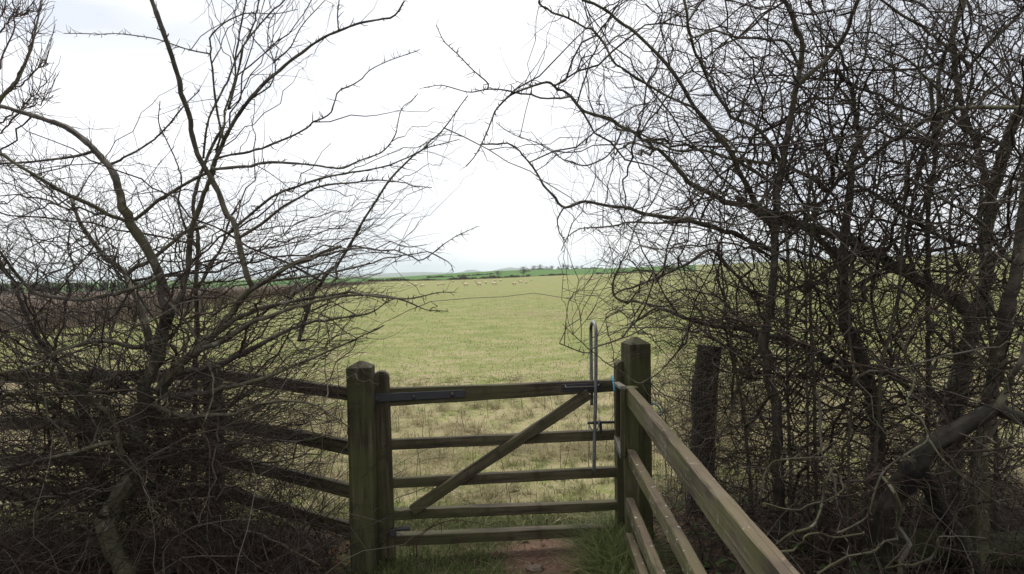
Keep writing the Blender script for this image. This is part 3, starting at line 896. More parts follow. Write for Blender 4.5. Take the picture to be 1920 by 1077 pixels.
# ------------------------------------------------------------------ gate posts
pw = 0.146
pc = at(669, 700, 3.96); base = Vector((pc.x + 0.008, 3.96 + pw / 2, 0))
ztop = at(669, 691, 3.96).z
lp = link('gate_post', post_mesh('gate_post', pw, pw, ztop, 0.035), M_POST, None, Matrix.Translation(base) @ Matrix.Rotation(math.radians(2), 4, 'Z') @ UPX)
tag(lp, 'thick square mossy gate post with a low pyramid top at the hinge side', 'post')
pc = at(1197, 700, 4.22); base2 = Vector((pc.x, 4.22 + 0.08, 0))
zt = at(1197, 646, 4.22).z
rp = link('gate_post', post_mesh('gate_post', 0.140, 0.16, zt, 0.04), M_POST, None, Matrix.Translation(base2) @ Matrix.Rotation(math.radians(12), 4, 'Z') @ UPX)
tag(rp, 'tall dark square gate post at the latch side beside the hedge', 'post')

# ------------------------------------------------------------------ right fence: four rails running back to the camera
def fx(y): return 0.671 - 0.031 * (4.05 - y)
rf = tag(empty('rail_fence', (fx(3.0), 3.0, 0)), 'weathered four rail wooden fence running from the latch post to the viewer', 'fence')
def rail(ztop, h, th, y0, y1, dx=0.0, m=M_RAIL):
    z = ztop - h / 2
    return plank('rail', Vector((fx(y1) + th / 2 + dx, y1, z)), Vector((fx(y0) + th / 2 + dx, y0, z + 0.004)), th, h, h, m, rf, 0.005, 0.0045)
rail(1.060, 0.113, 0.046, -0.9, 4.07, 0.0, M_RAILTOP)
rail(0.685, 0.078, 0.046, -0.9, 4.06)
rail(0.392, 0.085, 0.046, -0.9, 4.06, -0.012)
rail(0.185, 0.100, 0.046, -0.9, 4.05, -0.022)
for y in (4.13, 1.05, -0.7):
    wdt = 0.085
    me = post_mesh('post', wdt, 0.085, 1.045 if y > 4 else 1.02, 0.004)
    link('post', me, M_RAIL if y < 4 else M_POST, rf, Matrix.Translation((fx(y) + 0.046 + wdt / 2 + 0.002 - (0.055 if y > 4 else 0), y, 0)) @ UPX)
# upright slatted latch guard at the end of the rails
gd = tag(empty('latch_guard', (fx(4.0) - 0.03, 4.1, 0.7)), 'narrow upright wooden frame guarding the latch at the end of the rails', 'latch guard')
ga = at(1167.5, 731, 4.02); gb = at(1167.5, 858, 4.02); gc = at(1156.5, 724, 4.24); gd2 = at(1156.5, 829, 4.24)
plank('upright', gb, ga, 0.028, 0.03, 0.03, M_GATE, gd, 0.003, 0.001, up=Vector((0, 1, 0)))
plank('upright', gd2, gc, 0.022, 0.03, 0.03, M_GATE, gd, 0.003, 0.001, up=Vector((0, 1, 0)))
plank('top_rail', ga + Vector((0, -0.014, 0.012)), gc + Vector((0, 0.014, 0.012)), 0.040, 0.022, 0.022, M_PALE, gd, 0.003, 0.001)
plank('bottom_rail', gb + Vector((0, -0.010, 0.02)), gd2 + Vector((0, 0.010, 0.016)), 0.034, 0.05, 0.05, M_PALE, gd, 0.003, 0.001)

# ------------------------------------------------------------------ left fence: a slanting panel to a corner post, then along the picture
lf = tag(empty('rail_fence', (-1.55, 4.4, 0)), 'mossy wooden rail fence going left from the hinge post behind the hawthorn', 'fence')
A0 = Vector((-0.955, 4.03, 0)); A1 = Vector((-2.12, 4.78, 0)); A2 = Vector((-6.2, 4.92, 0))
for zt2, h in ((1.095, 0.075), (0.775, 0.085), (0.515, 0.08), (0.285, 0.085)):
    z = zt2 - h / 2
    plank('rail', A0 + Vector((0, 0, z - 0.01)), A1 + Vector((0, 0, z + 0.02)), 0.04, h, h, M_GATE, lf)
    plank('rail', A1 + Vector((0.06, -0.05, z + 0.02)), A2 + Vector((0, -0.05, z + 0.02)), 0.04, h, h, M_GATE, lf)
for p, h in ((A1 + Vector((-0.02, 0.06, 0)), 1.14), (Vector((-4.1, 4.91, 0)), 1.13)):
    link('post', post_mesh('post', 0.10, 0.10, h, 0.006), M_POST, lf, Matrix.Translation(p) @ UPX)

# old round stake in the right hedge, wire fence running on from it
ok = catmull([(0, 0, -0.2), (0.01, 0.01, 0.4), (0.0, 0.0, 0.9), (0.015, 0.0, 1.22)], 16)
pk = at(1322, 655, 4.75)
V, F = tubes(ok[None], (0.088 - 0.012 * np.linspace(0, 1, 16) + 0.003 * np.sin(np.arange(16) * 1.3))[None], 18, True, 0.07)
V[:, 2] += 0
os_ = link('fence_stake', np_mesh('fence_stake', V, F, False), M_OLD, None, Matrix.Translation((pk.x - 0.06, 4.75, 0)) @ Matrix.Rotation(math.radians(3.5), 4, 'Y'))
tag(os_, 'old dark rotten fence stake standing inside the right hedge', 'stake')
wf = tag(empty('wire_fence', (0.9, 4.7, 0)), 'thin sagging stock wire stretched through the right hedge to the dark stake', 'wire fence')
for z in (0.2, 0.42, 0.64, 0.84, 1.02):
    p0 = Vector((base2.x + 0.07, base2.y, z)); p1 = Vector((pk.x, 4.66, z + 0.02)); p2 = Vector((5.5, 5.6, z))
    tube_obj('wire', [p0, p0.lerp(p1, 0.5) + Vector((0, 0, -0.012)), p1, p1.lerp(p2, 0.5) + Vector((0, 0, -0.03)), p2], 0.0018, M_TUBE, wf, 24, 4)
V = []; 
st = []
for i in range(22):
    t = (i + 0.5) / 22
    p = Vector((base2.x + 0.07, base2.y, 0)).lerp(Vector((pk.x, 4.66, 0)), t * 1.0)
    st.append([(p.x, p.y, 0.2), (p.x + 0.01, p.y, 0.6), (p.x, p.y, 1.02)])
Vm, Fm = tubes(np.array(st), np.full((22, 3), 0.0013), 3)
o = link('wire_mesh', np_mesh('wire_mesh', Vm, Fm), M_TUBE, wf, Matrix.Identity(4)); o['kind'] = 'stuff'

# blue twine
tw = tube_obj('baler_twine', [at(1146, 704, 4.16), at(1149, 712, 4.14), at(1150.5, 722, 4.13), at(1152, 733, 4.12)], 0.0048, M_TWINE, None, 20, 6)
tag(tw, 'scrap of blue baler twine hanging by the latch guard top', 'twine')
tw = tube_obj('baler_twine', [at(1214, 752, 4.45), at(1226, 757, 4.45), at(1236, 765, 4.45), at(1238, 772, 4.45), at(1236, 783, 4.45)], 0.0046, M_TWINE, None, 20, 6)
tag(tw, 'bit of blue twine caught in the hedge wire behind the tall post', 'twine')

# ------------------------------------------------------------------ hedgerow trees: limbs follow the real shrubs, twigs grow from them
class Shrub:
    def __init__(self, name, label, cat, group=None):
        self.name, self.label, self.cat, self.group = name, label, cat, group
        self.limbs, self.root = [], None
        self.tw = []
class Nodes: pass
NODE = Nodes(); NODE.p, NODE.t, NODE.r, NODE.o, NODE.lv = [], [], [], [], []
SHRUBS = []
def add_nodes(P, R, owner, lv):
    T = np.gradient(P, axis=1); T /= np.linalg.norm(T, axis=2, keepdims=True) + 1e-9
    NODE.p.append(P.reshape(-1, 3)); NODE.t.append(T.reshape(-1, 3)); NODE.r.append(R.reshape(-1))
    n = P.shape[0] * P.shape[1]
    NODE.o.append(np.repeat(owner, P.shape[1]) if np.ndim(owner) else np.full(n, owner)); NODE.lv.append(np.full(n, lv))

def shrub(name, label, cat, group=None):
    s = Shrub(name, label, cat, group); SHRUBS.append(s); s.i = len(SHRUBS) - 1
    return s
def limb(s, pts, w0, w1, d0, d1, m=None, ground=False, part='limb', nodes=True, rough=1.0):
    """pts: pixels along the limb; w: pixel widths; d: metres ahead at both ends"""
    P2 = np.array(pts, float)
    L = np.concatenate([[0], np.cumsum(np.linalg.norm(np.diff(P2, axis=0), axis=1))])
    tt = L / max(L[-1], 1e-6)
    dd = d0 + (d1 - d0) * tt + 0.07 * np.sin(tt * 7 + random.uniform(0, 6)) * (tt > 0) * (tt < 1)
    P = [at(x, y, d) for (x, y), d in zip(pts, dd)]
    ww = 0.88 * (w0 + (w1 - w0) * tt ** 0.85)
    rr = ww * 0.5 / FOC * dd
    if ground:
        g = P[0] + (P[0] - P[1]) * 0.15
        z = gh(g.x, g.y)
        P = [Vector((g.x, g.y, z - 0.12))] + P if P[0].z > z + 0.05 else P
        rr = np.concatenate([[rr[0] * 1.25], rr]) if len(P) > len(rr) else rr
    P = np.array([tuple(p) for p in P])
    length = np.linalg.norm(np.diff(P, axis=0), axis=1).sum()
    n = max(8, int(length / 0.028))
    C = catmull(P, n)
    LL = np.concatenate([[0], np.cumsum(np.linalg.norm(np.diff(P, axis=0), axis=1))])
    R = np.interp(np.linspace(0, LL[-1], n), LL, rr)
    # angular knots: short straight lengths that change direction at every old bud
    lin = np.stack([np.interp(np.linspace(0, LL[-1], n), LL, P[:, k]) for k in range(3)], -1)
    C = C * 0.6 + lin * 0.4
    nk = max(3, int(length / 0.085))
    kx = np.sort(np.concatenate([[0, 1], rng.uniform(0.02, 0.98, nk - 2)]))
    kr = np.interp(kx, np.linspace(0, 1, n), R)
    kn = rng.normal(size=(nk, 3)) * (0.0042 + np.minimum(0.16 * kr, 0.0035))[:, None] * rough; kn[0] = kn[-1] = 0
    C = C + np.stack([np.interp(np.linspace(0, 1, n), kx, kn[:, k]) for k in range(3)], -1)
    R = R * (1 + 0.07 * rng.normal(size=n))
    if part == 'limb' and R.max() < 0.012: part = 'branch'
    s.limbs.append((part, C, R, m or M_BARK))
    if nodes: add_nodes(C[None], R[None], s.i, 0)

SEED_T = 23
rng = np.random.default_rng(SEED_T); random.seed(SEED_T)
# ---- left hawthorn
LT = shrub('hawthorn', 'bare grey hawthorn left of the gate with a curved forked trunk', 'shrub')
limb(LT, [(243, 1090), (206, 993), (221, 938), (254, 886), (258, 838), (271, 783), (282, 754), (273, 728), (291, 680), (305, 623), (314, 578), (305, 522), (282, 474), (253, 430), (230, 394), (219, 345), (202, 312), (175, 279), (141, 253), (93, 227), (45, 212), (0, 200), (-60, 195)], 40, 5, 3.75, 4.0, ground=True, part='trunk')
limb(LT, [(297, 738), (325, 700), (357, 667), (409, 623), (442, 578), (472, 545), (498, 530), (550, 493), (594, 478), (640, 462)], 22, 6, 3.78, 3.6, part='limb')
limb(LT, [(475, 541), (464, 520), (457, 493), (450, 465), (442, 437), (423, 394), (397, 338), (386, 323), (371, 286), (357, 241), (347, 193), (334, 149), (323, 104), (308, 63), (293, 22), (275, -25)], 13, 9, 3.66, 3.3)
limb(LT, [(312, 592), (330, 575), (349, 523), (357, 456), (369, 398), (390, 345), (403, 312), (420, 260), (442, 223), (472, 186), (501, 152), (550, 111), (583, 85), (635, 58), (674, 43), (721, 35), (742, 22), (758, 2)], 14, 3.5, 3.8, 3.5)
limb(LT, [(282, 660), (286, 653), (271, 608), (260, 567), (245, 534), (230, 508), (186, 471), (156, 433), (143, 400), (138, 385), (130, 364)], 19, 6, 3.95, 4.3)
limb(LT, [(240, 513), (260, 500), (282, 489), (334, 448), (360, 433), (385, 424)], 10, 6, 4.0, 3.9)
limb(LT, [(305, 515), (275, 530), (223, 549), (160, 563), (108, 558), (63, 549), (37, 523), (0, 474), (-40, 430)], 10, 6, 3.85, 3.4)
limb(LT, [(401, 299), (429, 292), (468, 287), (507, 269), (550, 250), (581, 232), (620, 212), (633, 177), (663, 160), (698, 131), (733, 113), (787, 93)], 6, 1.5, 3.6, 3.3)
limb(LT, [(399, 318), (456, 312), (511, 306), (550, 308), (596, 312), (635, 318), (674, 302), (713, 288), (729, 273), (744, 250), (754, 203), (783, 177)], 7.5, 1.6, 3.6, 3.4)
limb(LT, [(430, 437), (456, 413), (511, 370), (565, 347), (612, 333), (670, 322), (729, 310), (795, 281), (860, 262)], 7, 1.8, 3.65, 3.5)
limb(LT, [(560, 640), (594, 545), (640, 478), (660, 448), (690, 400), (740, 330), (800, 275), (840, 230), (877, 180)], 9, 2, 3.9, 3.7)
limb(LT, [(450, 445), (495, 413), (534, 386), (592, 355), (639, 345), (709, 339), (768, 345), (810, 352)], 7, 1.8, 3.6, 3.5)
limb(LT, [(250, 428), (225, 412), (204, 404), (178, 386), (123, 364), (56, 323), (0, 290), (-50, 265)], 9, 6, 3.9, 3.5)
limb(LT, [(176, 284), (140, 293), (74, 301), (0, 308), (-50, 312)], 6, 4, 3.95, 3.7)
limb(LT, [(203, 310), (256, 286), (297, 256), (334, 212), (345, 200), (372, 172)], 5.5, 2.5, 3.95, 3.8)
limb(LT, [(253, 412), (275, 394), (316, 364), (371, 331), (386, 323), (399, 315)], 8, 6.5, 3.85, 3.6)
limb(LT, [(381, 297), (390, 238), (416, 175), (442, 111), (468, 67), (487, 0), (493, -30)], 5, 3, 3.9, 3.8)
limb(LT, [(405, 285), (412, 256), (427, 208), (440, 145), (442, 89), (461, 0), (468, -40)], 5, 3, 3.9, 3.8)
limb(LT, [(428, 206), (440, 160), (461, 78), (500, 35), (533, 0), (550, -20)], 5, 3, 3.85, 3.8)
limb(LT, [(418, 260), (409, 219), (401, 171), (397, 130), (392, 100), (401, 67), (427, 41), (461, 26), (513, 26), (557, 18)], 5.5, 1.6, 3.6, 3.3)
limb(LT, [(392, 101), (349, 91), (293, 72), (223, 63), (170, 64), (119, 63)], 3.5, 1.6, 3.4, 3.1)
limb(LT, [(472, 186), (505, 160), (512, 120), (500, 80), (505, 40), (530, 10)], 3.5, 1.6, 3.6, 3.6)
limb(LT, [(512, 118), (540, 90), (560, 55), (590, 20), (610, 0)], 3.5, 1.6, 3.6, 3.6)
limb(LT, [(635, 57), (633, 30), (636, 0)], 3, 2.2, 3.5, 3.5)
limb(LT, [(409, 623), (455, 590), (520, 570), (590, 555), (650, 548), (720, 556), (770, 560), (830, 549), (852, 548)], 12, 1.8, 3.7, 3.4)
limb(LT, [(357, 667), (420, 640), (480, 600), (560, 575), (640, 556), (700, 553), (760, 565), (800, 582), (840, 584)], 13, 1.8, 3.7, 3.3)
limb(LT, [(325, 700), (400, 690), (470, 655), (540, 620), (610, 600), (680, 590), (740, 560)], 14, 2.2, 3.8, 3.5)
limb(LT, [(297, 740), (380, 735), (460, 715), (540, 690), (610, 660), (660, 640), (720, 610)], 14, 2.0, 3.8, 3.4)
limb(LT, [(472, 545), (540, 500), (600, 480), (650, 470), (690, 466), (740, 474), (790, 485), (840, 452), (895, 425)], 7, 1.5, 3.6, 3.3)
limb(LT, [(498, 528), (570, 520), (640, 505), (700, 490), (760, 478), (800, 470), (842, 492), (850, 510)], 6, 1.5, 3.6, 3.4)
limb(LT, [(290, 760), (350, 780), (430, 775), (520, 755), (590, 760), (640, 790)], 12, 3, 3.7, 3.4)
limb(LT, [(300, 640), (250, 655), (180, 640), (110, 655), (60, 690), (0, 700)], 11, 5, 3.8, 3.5)
limb(LT, [(258, 838), (200, 830), (130, 850), (60, 870), (0, 880)], 12, 5, 3.8, 3.3)
limb(LT, [(310, 560), (360, 620), (390, 680), (400, 740), (380, 800)], 7, 3, 3.7, 3.4, M_BARKP)
# ---- old broken hawthorn, far left
LO = shrub('hawthorn', 'dark old hawthorn stem leaning at far left with broken top', 'shrub')
limb(LO, [(205, 1060), (200, 960), (192, 909), (166, 864), (155, 809), (155, 754), (168, 715), (180, 698), (205, 712), (240, 735)], 34, 18, 4.2, 4.05, M_BARKD, ground=True, part='trunk')
limb(LO, [(258, 905), (251, 897), (229, 846), (217, 791), (177, 754), (147, 724), (120, 715)], 12, 8, 3.75, 3.5, M_BARKE)
limb(LO, [(195, 905), (150, 940), (90, 950), (30, 930), (-40, 900)], 12, 6, 4.1, 3.6, M_BARKD)
limb(LO, [(165, 860), (120, 850), (60, 870), (10, 885)], 12, 7, 4.1, 3.7, M_BARKD)
limb(LO, [(156, 760), (110, 690), (60, 620), (30, 540), (-20, 480)], 12, 6, 4.1, 4.0, M_BARKD)
limb(LO, [(160, 800), (100, 760), (40, 740), (-30, 745)], 9, 5, 4.1, 3.8, M_BARK)
# ---- broken leaning trunk low down
LB = shrub('hawthorn', 'short broken trunk slanting down to the right under the left hawthorn', 'shrub')
limb(LB, [(430, 1080), (387, 1012), (350, 986), (313, 938), (298, 880), (300, 820), (288, 760)], 26, 12, 4.1, 4.0, M_BARK, ground=True, part='trunk')
limb(LB, [(355, 990), (410, 985), (480, 1000), (540, 1030), (600, 1060)], 8, 3, 4.0, 3.6)
limb(LB, [(300, 830), (350, 845), (420, 845), (480, 825), (560, 830), (620, 815)], 9, 3, 4.0, 3.6)
# ---- straight young stem behind
LS = shrub('sapling', 'straight pale young stem rising behind the left hawthorn', 'sapling')
limb(LS, [(362, 900), (366, 760), (366, 679), (371, 623), (366, 549), (371, 474), (371, 437), (362, 394), (368, 349), (378, 320), (390, 290), (404, 262), (418, 240)], 13, 6, 4.5, 4.4, M_BARKE, ground=True, part='trunk', rough=0.4)
limb(LS, [(366, 550), (392, 495), (415, 470), (428, 420), (450, 375)], 6, 3, 4.5, 4.4, M_BARKE)
limb(LS, [(371, 470), (350, 430), (335, 380), (340, 330), (300, 240), (300, 190)], 5, 2, 4.45, 4.5, M_BARKE)

# ---- right side
T1 = shrub('hawthorn', 'tall hawthorn with a straight dark stem nearest the latch post', 'shrub')
limb(T1, [(1462, 940), (1456, 840), (1454, 760), (1444, 701), (1434, 661), (1439, 600), (1447, 534), (1450, 467), (1460, 351), (1472, 273), (1488, 183), (1499, 129), (1503, 78), (1488, 31), (1472, 0), (1460, -40)], 24, 9, 4.2, 3.7, ground=True, part='trunk')
limb(T1, [(1494, 160), (1520, 135), (1554, 105), (1585, 58), (1610, 0), (1620, -40)], 10, 8, 3.8, 3.6)
limb(T1, [(1450, 430), (1410, 370), (1360, 273), (1334, 238), (1303, 203), (1279, 164), (1248, 121), (1209, 82), (1170, 47), (1139, 23), (1100, 2), (1060, -25)], 13, 5, 4.1, 3.2)
limb(T1, [(1303, 203), (1250, 180), (1200, 150), (1154, 121), (1131, 82), (1104, 55), (1061, 31), (1022, 20), (1010, 8), (1018, -20)], 5, 4.5, 3.5, 3.1, M_BARKP)
limb(T1, [(1443, 560), (1400, 540), (1337, 469), (1296, 490), (1257, 511), (1218, 529), (1168, 546), (1153, 552)], 9, 4, 4.15, 3.9)
limb(T1, [(1450, 470), (1405, 451), (1367, 436), (1337, 425), (1293, 414), (1248, 408), (1206, 401), (1174, 389), (1131, 384), (1092, 378), (1057, 390), (1030, 359), (998, 312), (971, 285), (948, 271), (901, 271)], 12, 3, 4.15, 3.6)
limb(T1, [(1057, 390), (1045, 410), (1049, 436), (1062, 455)], 4, 2, 3.7, 3.6)
limb(T1, [(1290, 415), (1240, 420), (1189, 419), (1126, 426), (1095, 428), (1063, 445), (1052, 470)], 6, 2, 3.9, 3.7)
limb(T1, [(1499, 129), (1476, 82), (1425, 72), (1382, 72), (1340, 60), (1290, 75)], 7, 4, 3.8, 3.4)
limb(T1, [(1460, 351), (1390, 308), (1351, 265), (1320, 218), (1270, 190)], 7, 4, 4.0, 3.6)
limb(T1, [(1466, 310), (1420, 240), (1371, 218), (1347, 183), (1328, 144), (1300, 90), (1290, 30), (1270, -30)], 8, 5, 4.0, 3.5)
limb(T1, [(1440, 640), (1400, 690), (1380, 740), (1365, 790), (1340, 830)], 9, 5, 4.2, 4.0)
limb(T1, [(1435, 655), (1390, 600), (1350, 560), (1300, 545), (1250, 550)], 7, 3, 4.2, 4.1)
T2 = shrub('hawthorn', 'hawthorn with a smooth leaning trunk and a branch arching toward the gate', 'shrub')
limb(T2, [(1650, 980), (1645, 860), (1637, 760), (1621, 687), (1594, 620), (1581, 587), (1577, 517), (1577, 483), (1590, 400), (1600, 300), (1612, 257), (1601, 203), (1593, 164), (1570, 130)], 34, 8, 4.5, 4.1, M_BARK, ground=True, part='trunk')
limb(T2, [(1577, 490), (1530, 440), (1480, 410), (1417, 384), (1360, 378), (1299, 347), (1248, 296), (1209, 265), (1170, 238), (1131, 218), (1092, 207), (1069, 179), (1030, 156), (991, 164), (952, 179), (932, 203), (909, 254), (889, 293), (874, 312)], 15, 2.2, 4.4, 3.4)
limb(T2, [(1069, 181), (1030, 185), (991, 177), (963, 170), (913, 168), (877, 174), (827, 160), (795, 165)], 5, 1.8, 3.55, 3.3)
limb(T2, [(914, 168), (913, 156), (885, 131), (858, 101), (831, 74), (818, 47)], 3.5, 1.8, 3.4, 3.2)
limb(T2, [(1170, 238), (1140, 290), (1100, 310), (1060, 300), (1010, 270), (970, 255), (930, 230)], 4, 1.6, 3.6, 3.4)
limb(T2, [(1654, 741), (1597, 715), (1527, 661), (1480, 640), (1426, 632), (1397, 621), (1361, 615), (1316, 606), (1272, 594), (1230, 576), (1174, 561), (1153, 552), (1150, 530), (1165, 490)], 17, 4, 4.45, 4.0)
limb(T2, [(1605, 250), (1628, 296), (1671, 269), (1718, 238), (1772, 207), (1827, 201), (1920, 203), (1980, 190)], 9, 9, 4.2, 3.0)
limb(T2, [(1630, 296), (1577, 335), (1523, 401), (1495, 430), (1460, 460)], 10, 7, 4.2, 4.0)
limb(T2, [(1550, 359), (1507, 331), (1456, 308), (1378, 300), (1320, 281), (1260, 282), (1200, 250), (1150, 240)], 9, 3, 4.1, 3.7)
limb(T2, [(1230, 576), (1195, 603), (1171, 627), (1153, 641), (1125, 652), (1099, 662), (1075, 655), (1049, 644)], 5, 2.5, 4.0, 3.85)
limb(T2, [(1210, 560), (1180, 600), (1155, 580), (1135, 591), (1144, 638), (1153, 692)], 3, 1.6, 4.0, 3.9)
limb(T2, [(1300, 600), (1270, 660), (1235, 700), (1200, 720), (1165, 700), (1130, 675), (1098, 648), (1055, 608)], 4, 1.6, 4.1, 3.85)
T3 = shrub('hawthorn', 'many-stemmed old hawthorn deep in the right hedge with thick leaning limbs', 'shrub')
limb(T3, [(1775, 1000), (1780, 880), (1790, 760), (1815, 660), (1821, 600), (1788, 560), (1721, 527), (1654, 483), (1587, 450), (1520, 427), (1440, 410), (1380, 370)], 50, 9, 4.6, 4.2, M_BARK, ground=True, part='trunk')
limb(T3, [(1815, 640), (1840, 560), (1850, 480), (1862, 363), (1885, 281), (1916, 210), (1950, 120)], 26, 20, 4.6, 4.1, M_BARK)
limb(T3, [(1855, 530), (1852, 470), (1855, 400), (1840, 300), (1800, 180), (1788, 70), (1807, 12), (1815, -40)], 14, 11, 4.4, 4.1)
limb(T3, [(1753, 292), (1760, 195), (1764, 117), (1788, 70)], 10, 8, 4.2, 4.1)
limb(T3, [(1790, 760), (1720, 730), (1660, 700), (1600, 690), (1540, 670)], 18, 8, 4.6, 4.4, M_BARKD)
limb(T3, [(1721, 527), (1700, 450), (1733, 281), (1760, 246), (1784, 210), (1800, 150), (1880, 60), (1930, 0)], 8, 6, 4.4, 3.8)
limb(T3, [(1640, 200), (1729, 250), (1780, 292), (1858, 324), (1920, 339), (1980, 350)], 6, 7, 4.0, 3.2)
limb(T3, [(1682, 316), (1733, 281), (1760, 246), (1784, 210)], 6, 5, 4.0, 3.7, M_BARKP)
limb(T3, [(1660, 485), (1600, 470), (1560, 500), (1500, 540), (1440, 560)], 9, 5, 4.3, 4.1)
limb(T3, [(1850, 480), (1760, 440), (1690, 400), (1640, 360), (1590, 350)], 10, 6, 4.3, 3.9)
limb(T3, [(1815, 120), (1740, 60), (1690, 30), (1640, -10)], 7, 5, 4.0, 3.6)
limb(T3, [(1890, 270), (1820, 250), (1760, 170), (1700, 110), (1650, 90)], 7, 4, 4.0, 3.6)
T4 = shrub('hawthorn', 'rough barked upright trunk at the right edge of the hedge', 'shrub')
limb(T4, [(1835, 860), (1850, 790), (1858, 734), (1881, 634), (1901, 517), (1918, 417), (1930, 300), (1945, 200)], 30, 20, 3.6, 3.5, M_BARK, ground=True, part='trunk')
limb(T4, [(1885, 620), (1850, 560), (1800, 500), (1780, 430), (1790, 350)], 9, 5, 3.6, 3.4)
limb(T4, [(1905, 500), (1840, 420), (1780, 380), (1700, 330)], 9, 4, 3.5, 3.2)
T5 = shrub('hawthorn', 'thick gnarled trunk bending right low in the right hedge', 'shrub')
limb(T5, [(1600, 1100), (1645, 1060), (1659, 985), (1680, 930), (1701, 896), (1736, 850), (1785, 812), (1837, 780), (1869, 766), (1920, 784), (1990, 800)], 62, 19, 3.35, 2.9, M_BARKD, ground=True, part='trunk', rough=0.8)
limb(T5, [(1869, 766), (1890, 730), (1910, 680), (1930, 600)], 16, 9, 2.95, 2.9, M_BARK)
limb(T5, [(1820, 1090), (1790, 990), (1745, 920), (1720, 860)], 44, 30, 3.6, 3.3, M_BARKD)
limb(T5, [(1690, 640), (1708, 700), (1708, 749), (1722, 784), (1738, 819), (1708, 843), (1659, 882), (1641, 917), (1627, 966), (1600, 985), (1570, 1000)], 5, 4, 2.9, 2.7, M_BARKP, rough=3.0)
limb(T5, [(1738, 819), (1765, 860), (1800, 890), (1850, 920), (1900, 935)], 4.5, 3, 2.9, 2.7, M_BARKP, rough=3.0)
limb(T5, [(1687, 1085), (1680, 1050), (1690, 1008), (1687, 976), (1680, 945), (1673, 920), (1655, 895)], 11, 7, 2.9, 2.9, M_BARKP, rough=3.0)
limb(T5, [(1533, 1077), (1568, 1057), (1617, 1043), (1659, 1025), (1683, 1011)], 5, 5, 2.7, 2.9, M_BARKP, rough=3.0)
limb(T5, [(1659, 1067), (1704, 1057), (1750, 1046), (1760, 1008)], 5, 4, 2.8, 2.7, M_BARKP, rough=3.0)
limb(T5, [(1421, 941), (1438, 917), (1445, 871), (1491, 861), (1554, 857)], 6, 4, 3.2, 3.1, M_BARKP, rough=3.0)
limb(T5, [(1456, 1022), (1477, 997), (1519, 978), (1540, 938), (1547, 906), (1560, 880)], 6, 5, 2.9, 3.0, M_BARKP, rough=3.0)
limb(T5, [(1460, 1035), (1494, 1032), (1501, 997), (1533, 997), (1568, 1011), (1620, 1000)], 5, 4, 2.8, 2.9, M_BARKP, rough=3.0)
limb(T5, [(1430, 945), (1470, 950), (1540, 945), (1580, 920), (1575, 900)], 4, 3, 3.0, 3.0, M_BARKP, rough=3.0)
limb(T5, [(1620, 905), (1650, 870), (1672, 820), (1690, 800)], 5, 4, 3.0, 2.9, M_CANE)
# straight suckers through the hedge
suck = [
    ([(1482, 900), (1477, 734), (1477, 600), (1478, 500), (1470, 420)], 7, 5, 4.0, 'slim straight sucker just right of the tall dark hawthorn stem'),
    ([(1530, 900), (1526, 734), (1520, 600), (1520, 467), (1528, 380), (1500, 260)], 8, 5, 3.9, 'straight brown sucker in a close cluster left of the smooth trunk'),
    ([(1516, 905), (1513, 740), (1512, 560), (1508, 460), (1520, 330)], 5, 4, 3.9, 'thinner sucker touching the cluster left of the smooth trunk'),
    ([(1641, 900), (1651, 701), (1668, 634), (1684, 550), (1694, 433), (1700, 330), (1690, 200)], 9, 5, 3.6, 'olive sucker leaning right across the smooth leaning trunk'),
    ([(1738, 940), (1741, 700), (1740, 560), (1741, 400), (1752, 292), (1745, 150)], 11, 8, 4.0, 'straight grey pole-like stem between the deep limbs and right edge'),
    ([(1868, 900), (1862, 700), (1850, 560), (1838, 430), (1845, 300)], 10, 6, 4.0, 'dark sucker rising beside the rough trunk at right'),
    ([(1800, 900), (1795, 700), (1780, 590), (1770, 450), (1720, 250)], 7, 4, 3.8, 'brown sucker in front of the deep many-stemmed hawthorn'),
    ([(1405, 880), (1392, 760), (1375, 680), (1362, 590), (1350, 480)], 8, 4, 4.1, 'crooked sucker right of the old dark stake'),
    ([(1590, 860), (1600, 720), (1592, 600), (1600, 480), (1640, 380), (1660, 250)], 6, 4, 3.6, 'reddish sucker crossing the smooth leaning trunk from the front'),
]
for pts, w0, w1, d, lab in suck:
    s = shrub('sucker', lab, 'sapling', 'straight suckers rising through the right hedge')
    limb(s, pts, w0, w1, d, d - 0.1, M_BARKE, ground=True, part='stem', rough=0.5)

# density of the twig mess over the two hedges, from how closed they look along each line of sight (12 x 10 m window at 4 m)
DEN = np.array([
 [.05, .00, .03, .12, .16, .10, .03, .00, .24, .50, .75, .90, 1.0, 1.1, 1.1, 1.1],
 [.05, .03, .08, .14, .10, .04, .03, .08, .14, .50, .75, .95, 1.1, 1.2, 1.1, 1.1],
 [.32, .18, .16, .16, .10, .10, .18, .24, .18, .55, .85, 1.0, 1.1, 1.2, 1.2, 1.1],
 [.85, .72, .58, .58, .48, .42, .22, .03, .06, .52, .95, 1.1, 1.2, 1.2, 1.2, 1.2],
 [1.0, .95, .82, .88, .95, .70, .16, .00, .05, .60, 1.1, 1.2, 1.2, 1.2, 1.2, 1.2],
 [1.15, 1.1, 1.0, 1.1, 1.2, .74, .09, .00, .00, .45, 1.0, 1.1, 1.2, 1.2, 1.2, 1.2],
 [1.4, 1.3, 1.2, 1.3, 1.4, .60, .01, .00, .00, .20, 1.1, 1.2, 1.1, 1.1, 1.2, 1.2],
 [1.6, 1.6, 1.5, 1.4, 1.1, .10, .00, .00, .00, .04, 1.0, 1.2, 1.1, 1.2, 1.2, 1.2],
 [1.5, 1.5, 1.3, 1.2, .80, .06, .00, .00, .00, .00, .40, .80, 1.0, 1.1, 1.2, 1.2],
 [1.3, 1.3, 1.2, 1.2, .90, .10, .00, .00, .00, .00, .05, .60, .90, 1.0, 1.1, 1.2]])
